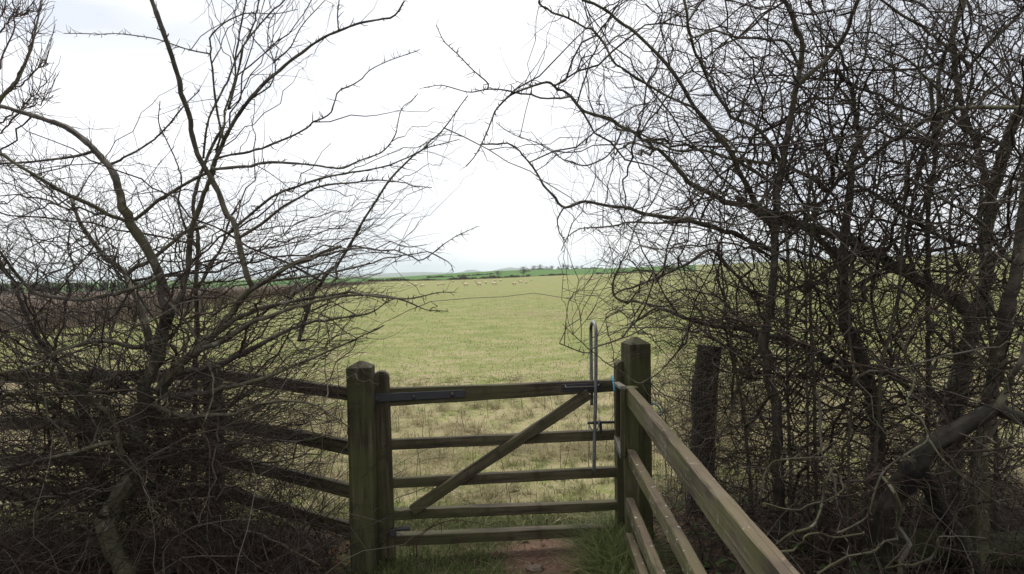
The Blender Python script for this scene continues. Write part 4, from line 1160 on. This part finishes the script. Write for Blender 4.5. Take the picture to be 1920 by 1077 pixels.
def den_at(px, py):
    u = np.clip(px / 120 - 0.5, 0, 14.999); v = np.clip(py / 107.7 - 0.5, 0, 8.999)
    i, j = v.astype(int), u.astype(int); fv, fu = v - i, u - j
    return (DEN[i, j] * (1 - fv) * (1 - fu) + DEN[i + 1, j] * fv * (1 - fu) + DEN[i, j + 1] * (1 - fv) * fu + DEN[i + 1, j + 1] * fv * fu)

def targets(n, x0, x1, depth):
    px = rng.uniform(x0, x1, n * 6); py = rng.uniform(-90, 1085, n * 6)
    keep = rng.uniform(0, 1.5, n * 6) < den_at(px, py)
    px, py = px[keep][:n], py[keep][:n]
    d = depth(px, py)
    D = np.array(F0)[None] + np.outer((px - 960) / FOC, np.array(R_)) - np.outer((py - 538.5) / FOC, np.array(U_))
    P = np.array((0, 0, EYE))[None] + D * (d / D[:, 1])[:, None]
    ok = P[:, 2] > gh(P[:, 0], P[:, 1]) + 0.03
    low = P[:, 2] < 1.2
    ok &= ~(low & (P[:, 0] > -0.86) & (P[:, 0] < 0.78) & (P[:, 1] < 4.2))
    return P[ok]
dl = lambda px, py: rng.normal(4.0, 0.36, len(px)).clip(3.2, 5.2)
dr = lambda px, py: (np.interp(px, [1000, 1250, 1550, 1950], [3.65, 4.25, 4.2, 3.7]) + rng.normal(0, 0.48, len(px))).clip(2.55, 5.4)

def grow_to(T, k, lmin, lmax, rfun, S, lv, K, zig, only=None, rmat=None):
    p = np.concatenate(NODE.p); tg = np.concatenate(NODE.t); rd = np.concatenate(NODE.r); ow = np.concatenate(NODE.o)
    idx = np.empty(len(T), int); al0 = (lmin + lmax) * 0.5
    kd = None
    for q in range(len(T)):
        if kd is None or q % max(60, len(T) // 24) == 0:      # a fresh thinned set of buds each time
            sub = rng.choice(len(p), int(len(p) * only), replace=False)
            kd = kdtree.KDTree(len(sub))
            for i in sub: kd.insert(p[i], int(i))
            kd.balance()
        f = kd.find_n(T[q], k)
        best, bv = f[0][1], -9
        for c in random.sample(f, min(4, len(f))):
            v = T[q] - p[c[1]]
            al = abs(float(v @ tg[c[1]])) / (c[2] + 1e-6) - 0.25 * abs(al0 - c[2]) / al0
            if al > bv: best, bv = c[1], al
        idx[q] = best
    dist = np.linalg.norm(T - p[idx], axis=1)
    ok = (dist > lmin) & (dist < lmax)
    T, idx, dist = T[ok], idx[ok], dist[ok]
    n = len(T)
    dirn = (T - p[idx]) / dist[:, None]
    tn = tg[idx]; sg = np.sign((tn * dirn).sum(1))[:, None]; sg[sg == 0] = 1
    ctl = 0.40 * tn * sg + 0.9 * dirn + rng.normal(0, 0.15, (n, 3))
    ctl /= np.linalg.norm(ctl, axis=1, keepdims=True)
    c = p[idx] + ctl * dist[:, None] * 0.5
    q = np.linspace(0, 1, S)[None, :, None]
    C = p[idx][:, None] * (1 - q) ** 2 + 2 * c[:, None] * q * (1 - q) + T[:, None] * q ** 2
    z = rng.normal(size=(n, S, 3)); sgn = ((-1.0) ** np.arange(S))[None, :, None]
    side = np.cross(dirn, rng.normal(size=(n, 3))); side /= np.linalg.norm(side, axis=1, keepdims=True)
    C[:, 1:] += (z[:, 1:] * 0.6 + side[:, None] * sgn[:, 1:] * 0.8) * (zig * np.minimum(dist, 0.35))[:, None, None]
    r0 = np.minimum(rd[idx] * 0.8, rfun(dist) * rng.uniform(0.75, 1.25, n))
    R = r0[:, None] * np.linspace(1, 0.30, S)[None] * (1 + 0.1 * rng.normal(size=(n, S)))
    o = ow[idx]
    worst = np.ones(n)
    for j in range(S // 3, S, max(1, S // 5)):
        px, py = project(C[:, j])
        worst = np.minimum(worst, den_at(px, py))
    ok = (rng.uniform(0.0, 0.24, n) + np.where(dist > 0.30, 0.05, 0.01) < worst) & (C[:, :, 2].min(1) > 0.0)
    ok &= ~((C[:, -1, 2] < 1.15) & (C[:, :, 0].max(1) > 0.0) & (C[:, :, 0].min(1) < 0.72) & (C[:, :, 1].min(1) < 4.15))
    C, R, o = C[ok], R[ok], o[ok]
    add_nodes(C, R, o, lv)
    for s in SHRUBS:
        m = o == s.i
        if m.any(): s.tw.append((C[m], R[m], K))

def spurs(n, lvs, lo, hi, r0):
    lvn = np.concatenate(NODE.lv); p = np.concatenate(NODE.p); tg = np.concatenate(NODE.t); rd = np.concatenate(NODE.r); ow = np.concatenate(NODE.o)
    cand = np.flatnonzero(np.isin(lvn, lvs))
    i = rng.choice(cand, n)
    side = np.cross(tg[i], rng.normal(size=(n, 3))); side /= np.linalg.norm(side, axis=1, keepdims=True) + 1e-9
    d = side * rng.uniform(0.6, 1.0, (n, 1)) + tg[i] * rng.uniform(-0.2, 0.9, (n, 1))
    d /= np.linalg.norm(d, axis=1, keepdims=True)
    L = lo * (hi / lo) ** rng.uniform(0, 1, n)
    a = p[i]; b = a + d * L[:, None] * 0.5 + rng.normal(0, 0.1, (n, 3)) * L[:, None]; c = a + d * L[:, None] + rng.normal(0, 0.16, (n, 3)) * L[:, None]
    c[:, 2] += 0.1 * L
    px, py = project(c)
    keep = (rng.uniform(0, 1, n) < den_at(px, py) + (1.0 if 0 in lvs else 0.25)) & (c[:, 2] > 0.02)
    P = np.stack([a, b, c], 1)[keep]
    r = np.minimum(rd[i] * 0.7, r0 * rng.uniform(0.7, 1.3, n))[keep]
    R = r[:, None] * np.array([[1.0, 0.8, 0.35]])
    o = ow[i][keep]
    add_nodes(P, R, o, 3)
    for s in SHRUBS:
        m = o == s.i
        if m.any(): s.tw.append((P[m], R[m], 3))

def shoots(T, centre, spread, lo, hi, r0, S, K, lift=0.5):
    """long arching shoots through the points T, each rooted on the nearest limb"""
    n = len(T)
    v = T - np.array(centre); v /= np.linalg.norm(v, axis=1, keepdims=True)
    v[:, 2] *= lift; v[rng.uniform(0, 1, n) < 0.22, 0] *= -1
    v = v + rng.normal(0, 1, (n, 3)) * np.array(spread); v /= np.linalg.norm(v, axis=1, keepdims=True)
    L = lo * (hi / lo) ** rng.uniform(0, 1, n)
    a = T - v * (L * 0.55)[:, None]; e = T + v * (L * 0.45)[:, None]
    p = np.concatenate(NODE.p); rd = np.concatenate(NODE.r); ow = np.concatenate(NODE.o)
    idx = np.empty(n, int); kd = None
    for q in range(n):
        if kd is None or q % 200 == 0:
            sub = rng.choice(len(p), int(len(p) * 0.3), replace=False)
            kd = kdtree.KDTree(len(sub))
            for i in sub: kd.insert(p[i], int(i))
            kd.balance()
        f = kd.find_n(a[q], 3); idx[q] = f[random.randrange(3)][1]
    P0 = p[idx]
    ok = np.linalg.norm(P0 - a, axis=1) < 0.45 + 0.3 * L
    P0, e, T, idx, L = P0[ok], e[ok], T[ok], idx[ok], L[ok]; n = len(T)
    c = 2 * T - 0.5 * (P0 + e)
    # keep the leading end from over-bending
    q = np.linspace(0, 1, S)[None, :, None]
    C = P0[:, None] * (1 - q) ** 2 + 2 * c[:, None] * q * (1 - q) + e[:, None] * q ** 2
    z = rng.normal(0, 1, (n, S, 3))
    C[:, 1:] += z[:, 1:] * (0.006 + 0.006 * L)[:, None, None]
    w = np.cumsum(rng.normal(0, 1, (n, S, 3)), axis=1) * 0.005 * L[:, None, None]
    C += w - w[:, :1]
    r = np.minimum(rd[idx] * 0.85, r0 * np.exp(rng.normal(0, 0.38, n)) * (L / hi) ** 0.4)
    R = r[:, None] * np.linspace(1, 0.22, S)[None] * (1 + 0.08 * rng.normal(size=(n, S)))
    worst = np.ones(n)
    for j in range(4, S, 2):
        px, py = project(C[:, j]); worst = np.minimum(worst, den_at(px, py))
    ok = (rng.uniform(0.055, 0.28, n) < worst) & (C[:, :, 2].min(1) > 0)
    ok &= ~((C[:, :, 2].min(1) < 1.2) & (C[:, :, 0].max(1) > -0.8) & (C[:, :, 0].min(1) < 0.74) & (C[:, :, 1].min(1) < 4.2))
    C, R, o = C[ok], R[ok], ow[idx][ok]
    add_nodes(C, R, o, 1)
    for s in SHRUBS:
        m = o == s.i
        if m.any(): s.tw.append((C[m], R[m], K))

CL_, CR_ = (-2.25, 4.0, 0.55), (2.0, 4.5, 0.9)
shoots(targets(420, -80, 900, dl), CL_, (0.40, 0.25, 0.35), 0.7, 1.9, 0.0052, 18, 5)
shoots(targets(800, 900, 1990, dr), CR_, (0.7, 0.35, 0.6), 0.7, 2.0, 0.0062, 18, 5)
shoots(targets(1900, -80, 900, dl), CL_, (0.40, 0.3, 0.26), 0.4, 1.5, 0.0036, 14, 4)
shoots(targets(2300, 900, 1990, dr), CR_, (0.85, 0.4, 0.7), 0.4, 1.5, 0.0040, 14, 4)
def patch(n, x0, x1, y0, y1, d0, d1):
    px = rng.uniform(x0, x1, n); py = rng.uniform(y0, y1, n); d = rng.uniform(d0, d1, n)
    P = np.array([tuple(at(*q)) for q in zip(px, py, d)])
    return P[P[:, 2] > 0.08]
shoots(patch(800, 380, 655, 650, 1010, 3.6, 4.4), CL_, (0.4, 0.3, 0.35), 0.4, 1.2, 0.0027, 14, 4)
shoots(patch(480, -60, 400, 680, 1010, 3.6, 4.4), CL_, (0.6, 0.3, 0.5), 0.4, 1.3, 0.0029, 14, 4)
shoots(patch(750, 1235, 1440, 540, 960, 3.9, 4.6), CR_, (0.8, 0.4, 0.8), 0.3, 1.1, 0.0030, 14, 4)
shoots(patch(90, 370, 640, -60, 250, 3.5, 4.1), (-2.1, 3.9, 1.2), (0.35, 0.25, 0.3), 0.4, 1.1, 0.0026, 14, 4, 1.6)
shoots(patch(700, 1240, 1980, 420, 1000, 4.7, 5.9), (2.2, 5.2, 0.9), (0.8, 0.4, 0.8), 0.4, 1.4, 0.0042, 14, 4)
rl2 = lambda d: 0.0018 + 0.0028 * d
TL = targets(8000, -80, 900, dl); TR = targets(8800, 900, 1990, dr)
grow_to(np.concatenate([TL, TR]), 7, 0.08, 0.75, rl2, 8, 2, 3, 0.015, 0.10)
TL = targets(5400, -80, 900, dl); TR = targets(8000, 900, 1990, dr)
grow_to(np.concatenate([TL, TR]), 7, 0.04, 0.42, lambda d: 0.0014 + 0.0022 * d, 6, 2, 3, 0.022, 0.16)
shoots(patch(1500, -60, 640, 700, 1010, 3.7, 4.6), CL_, (0.6, 0.3, 0.5), 0.3, 1.0, 0.0030, 11, 3)
shoots(patch(2200, 1240, 1990, 500, 1010, 3.5, 5.4), CR_, (0.8, 0.4, 0.8), 0.3, 1.1, 0.0036, 11, 3)
shoots(patch(260, 1265, 1390, 640, 930, 4.2, 4.62), CR_, (0.8, 0.4, 0.9), 0.3, 0.8, 0.0030, 11, 3)
spurs(15000, [1, 2], 0.015, 0.10, 0.0013)
spurs(6500, [0], 0.014, 0.055, 0.0027)
print('twig pieces', sum(len(c[0]) for q in SHRUBS for c in q.tw), 'tris', sum(c[0].shape[0] * (c[0].shape[1] - 1) * c[2] * 2 for q in SHRUBS for c in q.tw))

for s in SHRUBS:
    P0 = s.limbs[0][1][0]
    org = Vector((P0[0], P0[1], gh(P0[0], P0[1])))
    s.root = tag(empty(s.name, org), s.label, s.cat, s.group)
    o0 = np.array(org)
    for part, C, R, m in s.limbs:
        K = 22 if R.max() > 0.05 else 14 if R.max() > 0.03 else 10 if R.max() > 0.012 else 7
        V, F = tubes((C - o0)[None], R[None], K, True, 0.12 if R.max() > 0.05 else 0.10 if R.max() > 0.03 else 0.035)
        link(part, np_mesh(part, V, F), m, s.root)
    if s.tw:
        V, F = merge([tubes(C - o0, R, K) for C, R, K in s.tw])
        tone = np.concatenate([np.repeat(rng.uniform(0, 1, len(C)), C.shape[1] * K) for C, R, K in s.tw])
        t = link('twigs', np_mesh('twigs', V, F, True, tone), M_TWIG, s.root)
        t['kind'] = 'stuff'

# ash-like tree behind the hedge, top left
at_root = on_ground(-70, 13)
AT = tag(empty('bare_tree', at_root), 'fine twigged bare tree behind the hedge at the top left corner', 'tree')
def fan_tree():
    D = 13.0
    lines = [[(-150, 900), (-140, 600), (-110, 400), (-60, 280), (0, 190), (30, 150), (60, 80), (80, 0)],
             [(-60, 280), (10, 240), (50, 190), (90, 150)], [(-30, 230), (0, 120), (25, 60), (28, 0), (40, -60)],
             [(10, 175), (40, 160), (70, 130), (90, 118)], [(-100, 380), (-60, 200), (-20, 100), (0, 40), (20, -40)],
             [(20, 165), (50, 110), (62, 60), (78, 12)], [(-40, 260), (20, 215), (60, 200), (100, 178)], [(-20, 110), (15, 40), (50, 25), (70, 20)]]
    parts, ends = [], []
    for k, l in enumerate(lines):
        P = np.array([tuple(at(x, y, D + 0.4 * math.sin(k * 2.1 + i))) for i, (x, y) in enumerate(l)]) - np.array(at_root)
        if k == 0: P[0] = (0, 0, -0.2)
        C = catmull(P, 24)
        C[1:] += rng.normal(0, 0.02, C[1:].shape)
        R = np.linspace(0.12 if k == 0 else 0.020, 0.009, 24)
        parts.append((C, R)); ends.append(C[10:])
    E = np.concatenate(ends)
    n = 260
    i = rng.integers(0, len(E), n)
    d = rng.normal(size=(n, 3)) * np.array([1, 1, .8]) + np.array([0.35, 0, 0.7]); d /= np.linalg.norm(d, axis=1, keepdims=True)
    L = rng.uniform(0.2, 0.9, n)[:, None]
    q = np.linspace(0, 1, 6)[None, :, None]
    C = E[i][:, None] + d[:, None] * L[:, None] * q + rng.normal(0, 0.02, (n, 6, 3)) * q
    C[:, :, 2] += (q[..., 0] ** 2) * L * 0.2
    px, py = project(C[:, -1] + np.array(at_root))
    C = C[(px < 118)]
    return parts, (C, np.linspace(0.008, 0.004, 6)[None] * np.ones((len(C), 1)))
parts, tw2 = fan_tree()
V, F = tubes(parts[0][0][None], parts[0][1][None], 8, True)
link('trunk', np_mesh('trunk', V, F), M_BARK, AT)
V, F = merge([tubes(C[None], R[None], 5) for C, R in parts[1:]] + [tubes(tw2[0], tw2[1], 3)])
o = link('crown', np_mesh('crown', V, F), M_TWIG, AT); o['kind'] = 'stuff'

# ------------------------------------------------------------------ bramble canes and dead stems at the hedge foot
def canes(n, xr, yr, lo, hi, seed_dir, r):
    x = rng.uniform(*xr, n); y = rng.uniform(*yr, n)
    base = np.stack([x, y, gh(x, y)], -1)
    S = 9
    d = rng.normal(0, 0.6, (n, 3)) + np.array(seed_dir); d /= np.linalg.norm(d, axis=1, keepdims=True)
    L = rng.uniform(lo, hi, n)
    C = np.empty((n, S, 3)); C[:, 0] = base
    for k in range(1, S):
        d = d + rng.normal(0, 0.16, (n, 3)) + np.array([0, 0, -0.11])
        d /= np.linalg.norm(d, axis=1, keepdims=True)
        C[:, k] = C[:, k - 1] + d * (L / S)[:, None]
        C[:, k, 2] = np.maximum(C[:, k, 2], 0.01)
    R = rng.uniform(0.5, 1.2, (n, 1)) * r * np.linspace(1, 0.4, S)[None]
    return C, R
C, R = canes(1300, (-3.9, -1.12), (3.35, 4.55), 0.35, 1.35, (0.1, -0.1, 1.1), 0.0034)
C2, R2 = canes(500, (-3.9, -1.0), (3.5, 4.6), 0.2, 0.7, (0, -0.2, 0.3), 0.0028)
V, F = merge([tubes(C, R, 4), tubes(C2, R2, 3)])
ctone = np.concatenate([np.repeat(rng.uniform(0, 1, len(C)), 36), np.repeat(rng.uniform(0, 1, len(C2)), 27)])
tag(link('bramble_canes', np_mesh('bramble_canes', V, F, True, ctone), M_CANE), 'tangle of dead brown bramble canes at the foot of the left hawthorn', kind='stuff')
C, R = canes(900, (0.86, 3.6), (2.7, 4.9), 0.3, 1.1, (0, -0.1, 0.9), 0.0034)
C2, R2 = canes(700, (0.82, 3.6), (2.5, 4.9), 0.2, 0.6, (0, -0.2, 0.2), 0.003)
ok = (C[:, :, 0].min(1) > 0.76); ok2 = (C2[:, :, 0].min(1) > 0.76)
V, F = merge([tubes(C[ok], R[ok], 4), tubes(C2[ok2], R2[ok2], 3)])
ctone = np.concatenate([np.repeat(rng.uniform(0, 1, ok.sum()), 36), np.repeat(rng.uniform(0, 1, ok2.sum()), 27)])
tag(link('bramble_canes', np_mesh('bramble_canes', V, F, True, ctone), M_CANE), 'tangle of dead brown stems at the foot of the right hedge', kind='stuff')

# dry briar looping over the bottom bar
br = tag(empty('briar', gp(772, 1035)), 'thin arching briar stem looping over the bottom bar of the gate', 'briar')
tube_obj('stem', [gp(781, 1045, -0.06), gp(783, 1015, -0.07), gp(800, 995, -0.08), gp(835, 978, -0.09), gp(880, 978, -0.09), gp(930, 989, -0.08)], 0.0035, M_CANE, br, 30, 6, 0.0016)
tube_obj('stem', [gp(776, 1045, -0.05), gp(779, 1010, -0.07), gp(812, 985, -0.09), gp(825, 975, -0.1), gp(828, 1000, -0.1)], 0.0026, M_CANE, br, 30, 6, 0.0014)
tube_obj('stem', [gp(770, 1042, -0.05), gp(762, 1010, -0.09), gp(720, 990, -0.13), gp(690, 985, -0.2)], 0.002, M_CANE, br, 24, 6, 0.001)

# mossy fallen log and litter stones in the right hedge bottom
lg = catmull([(2.1, 3.9, 0.13), (2.6, 3.75, 0.16), (3.3, 3.7, 0.15), (4.2, 3.6, 0.17)], 24)
V, F = tubes((lg - lg[0])[None], (0.10 + 0.012 * np.sin(np.arange(24) * 0.9))[None], 12, True, 0.05)
M_LOG = bark_mat('mossy_log', (0.022, 0.026, 0.010), (0.05, 0.055, 0.02), (0.05, 0.065, 0.014), (0.06, 0.07, 0.03))
tag(link('fallen_log', np_mesh('fallen_log', V, F), M_LOG, None, Matrix.Translation(Vector(lg[0]))), 'mossy fallen log lying in shade under the right hedge', 'log')

# ------------------------------------------------------------------ grass
def soil_d(x, y): return np.sqrt(((x - 0.18) * 2.9) ** 2 + ((y - 4.16) * 2.8) ** 2)
def pts_xy(x, y): return np.stack([x, y, gh(x, y) - 0.004], -1)
# lane turf at the gate
n = 15000
x = rng.uniform(-0.95, 0.70, n); y = rng.uniform(3.55, 5.1, n)
k = rng.uniform(0, 1, n) < np.clip((soil_d(x, y) - 0.55) * 1.3, 0.02, 1)
x, y = x[k], y[k]; n = len(x)
tuft = np.sin(x * 23 + 3 * np.sin(y * 17)) * 0.25 + 0.75
stuff('grass', pts_xy(x, y), rng.uniform(0.025, 0.10, n) * tuft, rng.uniform(0.0025, 0.005, n), np.abs(rng.normal(0.5, 0.4, n)), M_LANE,
      'short trodden green turf round the gateway')
n = 4200
x = rng.normal(0.60, 0.085, n); y = rng.normal(4.03, 0.20, n)
x = np.minimum(x, fx(y) + 0.02)
stuff('grass_tussock', pts_xy(x, y), rng.uniform(0.08, 0.30, n), rng.uniform(0.003, 0.006, n), np.abs(rng.normal(0.6, 0.4, n)), M_LANE,
      'rank green grass tuft growing at the fence foot by the latch', 0.8)
n = 900
x = np.minimum(rng.normal(0.60, 0.085, n), 0.66); y = rng.normal(4.03, 0.20, n)
stuff('dead_stalks', pts_xy(x, y), rng.uniform(0.08, 0.26, n), rng.uniform(0.002, 0.004, n), np.abs(rng.normal(0.9, 0.5, n)), M_DRY,
      'straw coloured dead blades in the grass tuft by the latch', 0.9)
n = 500
x = rng.uniform(-0.9, 0.66, n); y = rng.uniform(3.6, 4.9, n)
stuff('dead_stalks', pts_xy(x, y), rng.uniform(0.04, 0.13, n), rng.uniform(0.002, 0.004, n), np.abs(rng.normal(2.5, 1.2, n)), M_DRY,
      'pale dead grass stalks lying on the gateway turf', 0.4)
# long dry grass just inside the field: tussocks, each a fan of blades
def tussocks(n, per, y0, y1, pw, spread):
    y = y0 + (y1 - y0) * rng.uniform(0, 1, n) ** pw; x = rng.uniform(-1, 1, n) * (0.66 * y + 0.4)
    cl = np.array([mnoise.noise(Vector((a * 1.1, b * 1.1, 0))) + 0.5 * mnoise.noise(Vector((a * 3.3, b * 3.3, 7))) for a, b in zip(x, y)])
    k = rng.poisson(per, n) + 3
    i = np.repeat(np.arange(n), k)
    m = len(i)
    r = np.abs(rng.normal(0, spread, m)); az = rng.uniform(0, 6.283, m)
    return x[i] + r * np.cos(az), y[i] + r * np.sin(az), cl[i], np.repeat(rng.normal(0, 1, n), k), az
X, Yy, CL, TN, AZ = tussocks(4200, 15, 4.75, 11.5, 1.25, 0.05)
m = len(X)
isdry = (CL + 0.25 * TN + np.interp(Yy, [4.7, 5.6, 6.6, 9, 11.5], [-0.60, -0.25, 0.24, 0.22, -0.08]) + rng.normal(0, 0.18, m)) > 0
Lg = rng.uniform(0.06, 0.20, m) * (1 + 0.6 * np.clip(CL, -0.6, 0.9)) * np.interp(Yy, [4.7, 5.4, 9, 11.5], [0.5, 1, 0.85, 0.4])
Wd = rng.uniform(0.0028, 0.0062, m) * np.interp(Yy, [4, 12], [0.9, 1.5])
lean = np.abs(rng.normal(1.3, 0.7, m))
P = pts_xy(X, Yy)
stuff('dry_grass', P[isdry], Lg[isdry] * 1.15, Wd[isdry], lean[isdry], M_DRY, 'long straw coloured dead grass just beyond the gate', 0.95, tn=TN[isdry])
stuff('grass', P[~isdry], Lg[~isdry] * 0.62, Wd[~isdry], lean[~isdry] * 0.8, M_GRASS, 'green grass growing through the dead grass beyond the gate', 0.6, tn=TN[~isdry])
# grazed sward farther out
n = 105000
y = 10.5 * (150 / 10.5) ** (rng.uniform(0, 1, n) ** 1.15)
y = y[rng.uniform(0, 1, n) < np.interp(y, [10, 40, 90, 150], [1, 1, 0.5, 0.05])]; n = len(y)
x = rng.uniform(-1, 1, n) * (0.60 * y + 0.4)
cl = np.array([mnoise.noise(Vector((a * 0.5, b * 0.35, 3))) + 0.9 * mnoise.noise(Vector((a * 2.2, b * 1.8, 8))) for a, b in zip(x, y)])
dry = rng.uniform(-0.5, 0.5, n) * 0.7 + cl * 0.8 - 0.06 > 0
Lg = rng.uniform(0.03, 0.085, n); Wd = rng.uniform(0.004, 0.009, n) * np.interp(y, [10, 60, 150], [1.0, 3.6, 6.0])
lean = np.abs(rng.normal(1.0, 0.6, n)); P = pts_xy(x, y)
stuff('dry_grass', P[dry], Lg[dry], Wd[dry], lean[dry] * 1.4, M_DRY, 'pale dead stubble blades scattered over the pasture', 0.8)
stuff('grass', P[~dry], Lg[~dry], Wd[~dry], lean[~dry], M_GRASS, 'short green grazed grass over the pasture', 0.6)
# a few upright dead weed stems in the long grass
n = 70
y = rng.uniform(5.0, 9.5, n); x = rng.uniform(-0.42, 0.3, n) * y
x = np.clip(x, -2.5, 1.6)
Cw = np.stack([np.stack([x, y, gh(x, y)], -1), np.stack([x + rng.normal(0, .02, n), y, gh(x, y) + 0.16], -1), np.stack([x + rng.normal(0, .05, n), y, gh(x, y) + rng.uniform(0.25, 0.48, n)], -1)], 1)
V, F = tubes(Cw, np.array([[0.0032, 0.0026, 0.0012]]) * np.ones((n, 1)), 3)
tag(link('dead_weed_stems', np_mesh('dead_weed_stems', V, F), M_CANE), 'thin dark dead weed stems standing in the straw beyond the gate', kind='stuff')
# fallen leaves
lv = bmesh.new()
n = 1500
LV, LF = [], []
for i in range(n):
    if i < 8: cx, cy = random.uniform(-0.8, 0.5), random.uniform(3.95, 4.5)
    elif i % 2: cx, cy = random.uniform(-3.4, -1.0), random.uniform(3.5, 4.6)
    else: cx, cy = random.uniform(0.85, 3.2), random.uniform(2.8, 4.8)
    c = Vector((cx, cy, gh(cx, cy) + random.uniform(0.005, 0.04)))
    a = Vector((random.uniform(-1, 1), random.uniform(-1, 1), random.uniform(-.5, .5))).normalized()
    b = a.cross(Vector((random.uniform(-.4, .4), random.uniform(-.4, .4), 1))).normalized()
    s = random.uniform(0.018, 0.034)
    k = len(LV)
    LV += [c - a * s, c - a * s * .3 + b * s * .5, c + a * s * .5 + b * s * .4, c + a * s, c + a * s * .5 - b * s * .4, c - a * s * .3 - b * s * .5]
    up = a.cross(b) * s * 0.25
    LV[k + 1] += up; LV[k + 5] += up; LV[k + 2] += up
    LF.append(tuple(range(k, k + 6)))
me = bpy.data.meshes.new('fallen_leaves'); me.from_pydata(LV, [], LF); me.update()
M_LEAF = field_mat('dead_leaf', (0.050, 0.030, 0.018), (0.12, 0.068, 0.036), 9)
tag(link('fallen_leaves', me, M_LEAF), 'brown fallen leaves lying under the hedges and by the gate', kind='stuff')

# pale stone in the trodden earth
sb = bmesh.new(); bmesh.ops.create_icosphere(sb, subdivisions=3, radius=1.0)
for v in sb.verts:
    k = 1 + 0.22 * mnoise.noise(v.co * 1.7) + 0.06 * mnoise.noise(v.co * 5)
    v.co = Vector((v.co.x * 0.055 * k, v.co.y * 0.04 * k, v.co.z * 0.024 * k))
sm = bpy.data.meshes.new('stone'); sb.to_mesh(sm); sb.free()
sg = at(1003, 1066, 3.98)
M_STONE = field_mat('stone_grit', (0.10, 0.075, 0.06), (0.18, 0.14, 0.11), 14)
tag(link('stone', sm, M_STONE, None, Matrix.Translation((sg.x, 3.98, 0.008))), 'flat pale stone bedded in the bare earth of the gateway', 'stone')
# ivy leaves low in the right hedge
LV, LF = [], []
for i in range(160):
    c0 = random.choice(((1.0, 3.85), (1.15, 3.6), (2.3, 3.7), (1.5, 3.3), (0.95, 4.2)))
    cx, cy = random.gauss(c0[0], 0.12), random.gauss(c0[1], 0.15)
    if cx < 0.85: continue
    c = Vector((cx, cy, gh(cx, cy) + random.uniform(0.03, 0.22)))
    a = Vector((random.uniform(-1, 1), random.uniform(-1, 0.2), random.uniform(-.4, .4))).normalized()
    b = a.cross(Vector((random.uniform(-.5, .5), random.uniform(-.8, 0), 1))).normalized()
    q = random.uniform(0.012, 0.026); k = len(LV); up = a.cross(b) * q * 0.2
    LV += [c - a * q, c - a * q * .6 + b * q * .8 + up, c + b * q * .45, c + a * q * 1.1, c - b * q * .45, c - a * q * .6 - b * q * .8 + up]
    LF.append(tuple(range(k, k + 6)))
me = bpy.data.meshes.new('ivy_leaves'); me.from_pydata(LV, [], LF); me.update()
M_IVY = field_mat('ivy_leaf', (0.022, 0.042, 0.012), (0.060, 0.085, 0.026), 12, 0.5)
tag(link('ivy_leaves', me, M_IVY), 'small green ivy leaves low among the right hedge stems', kind='stuff')
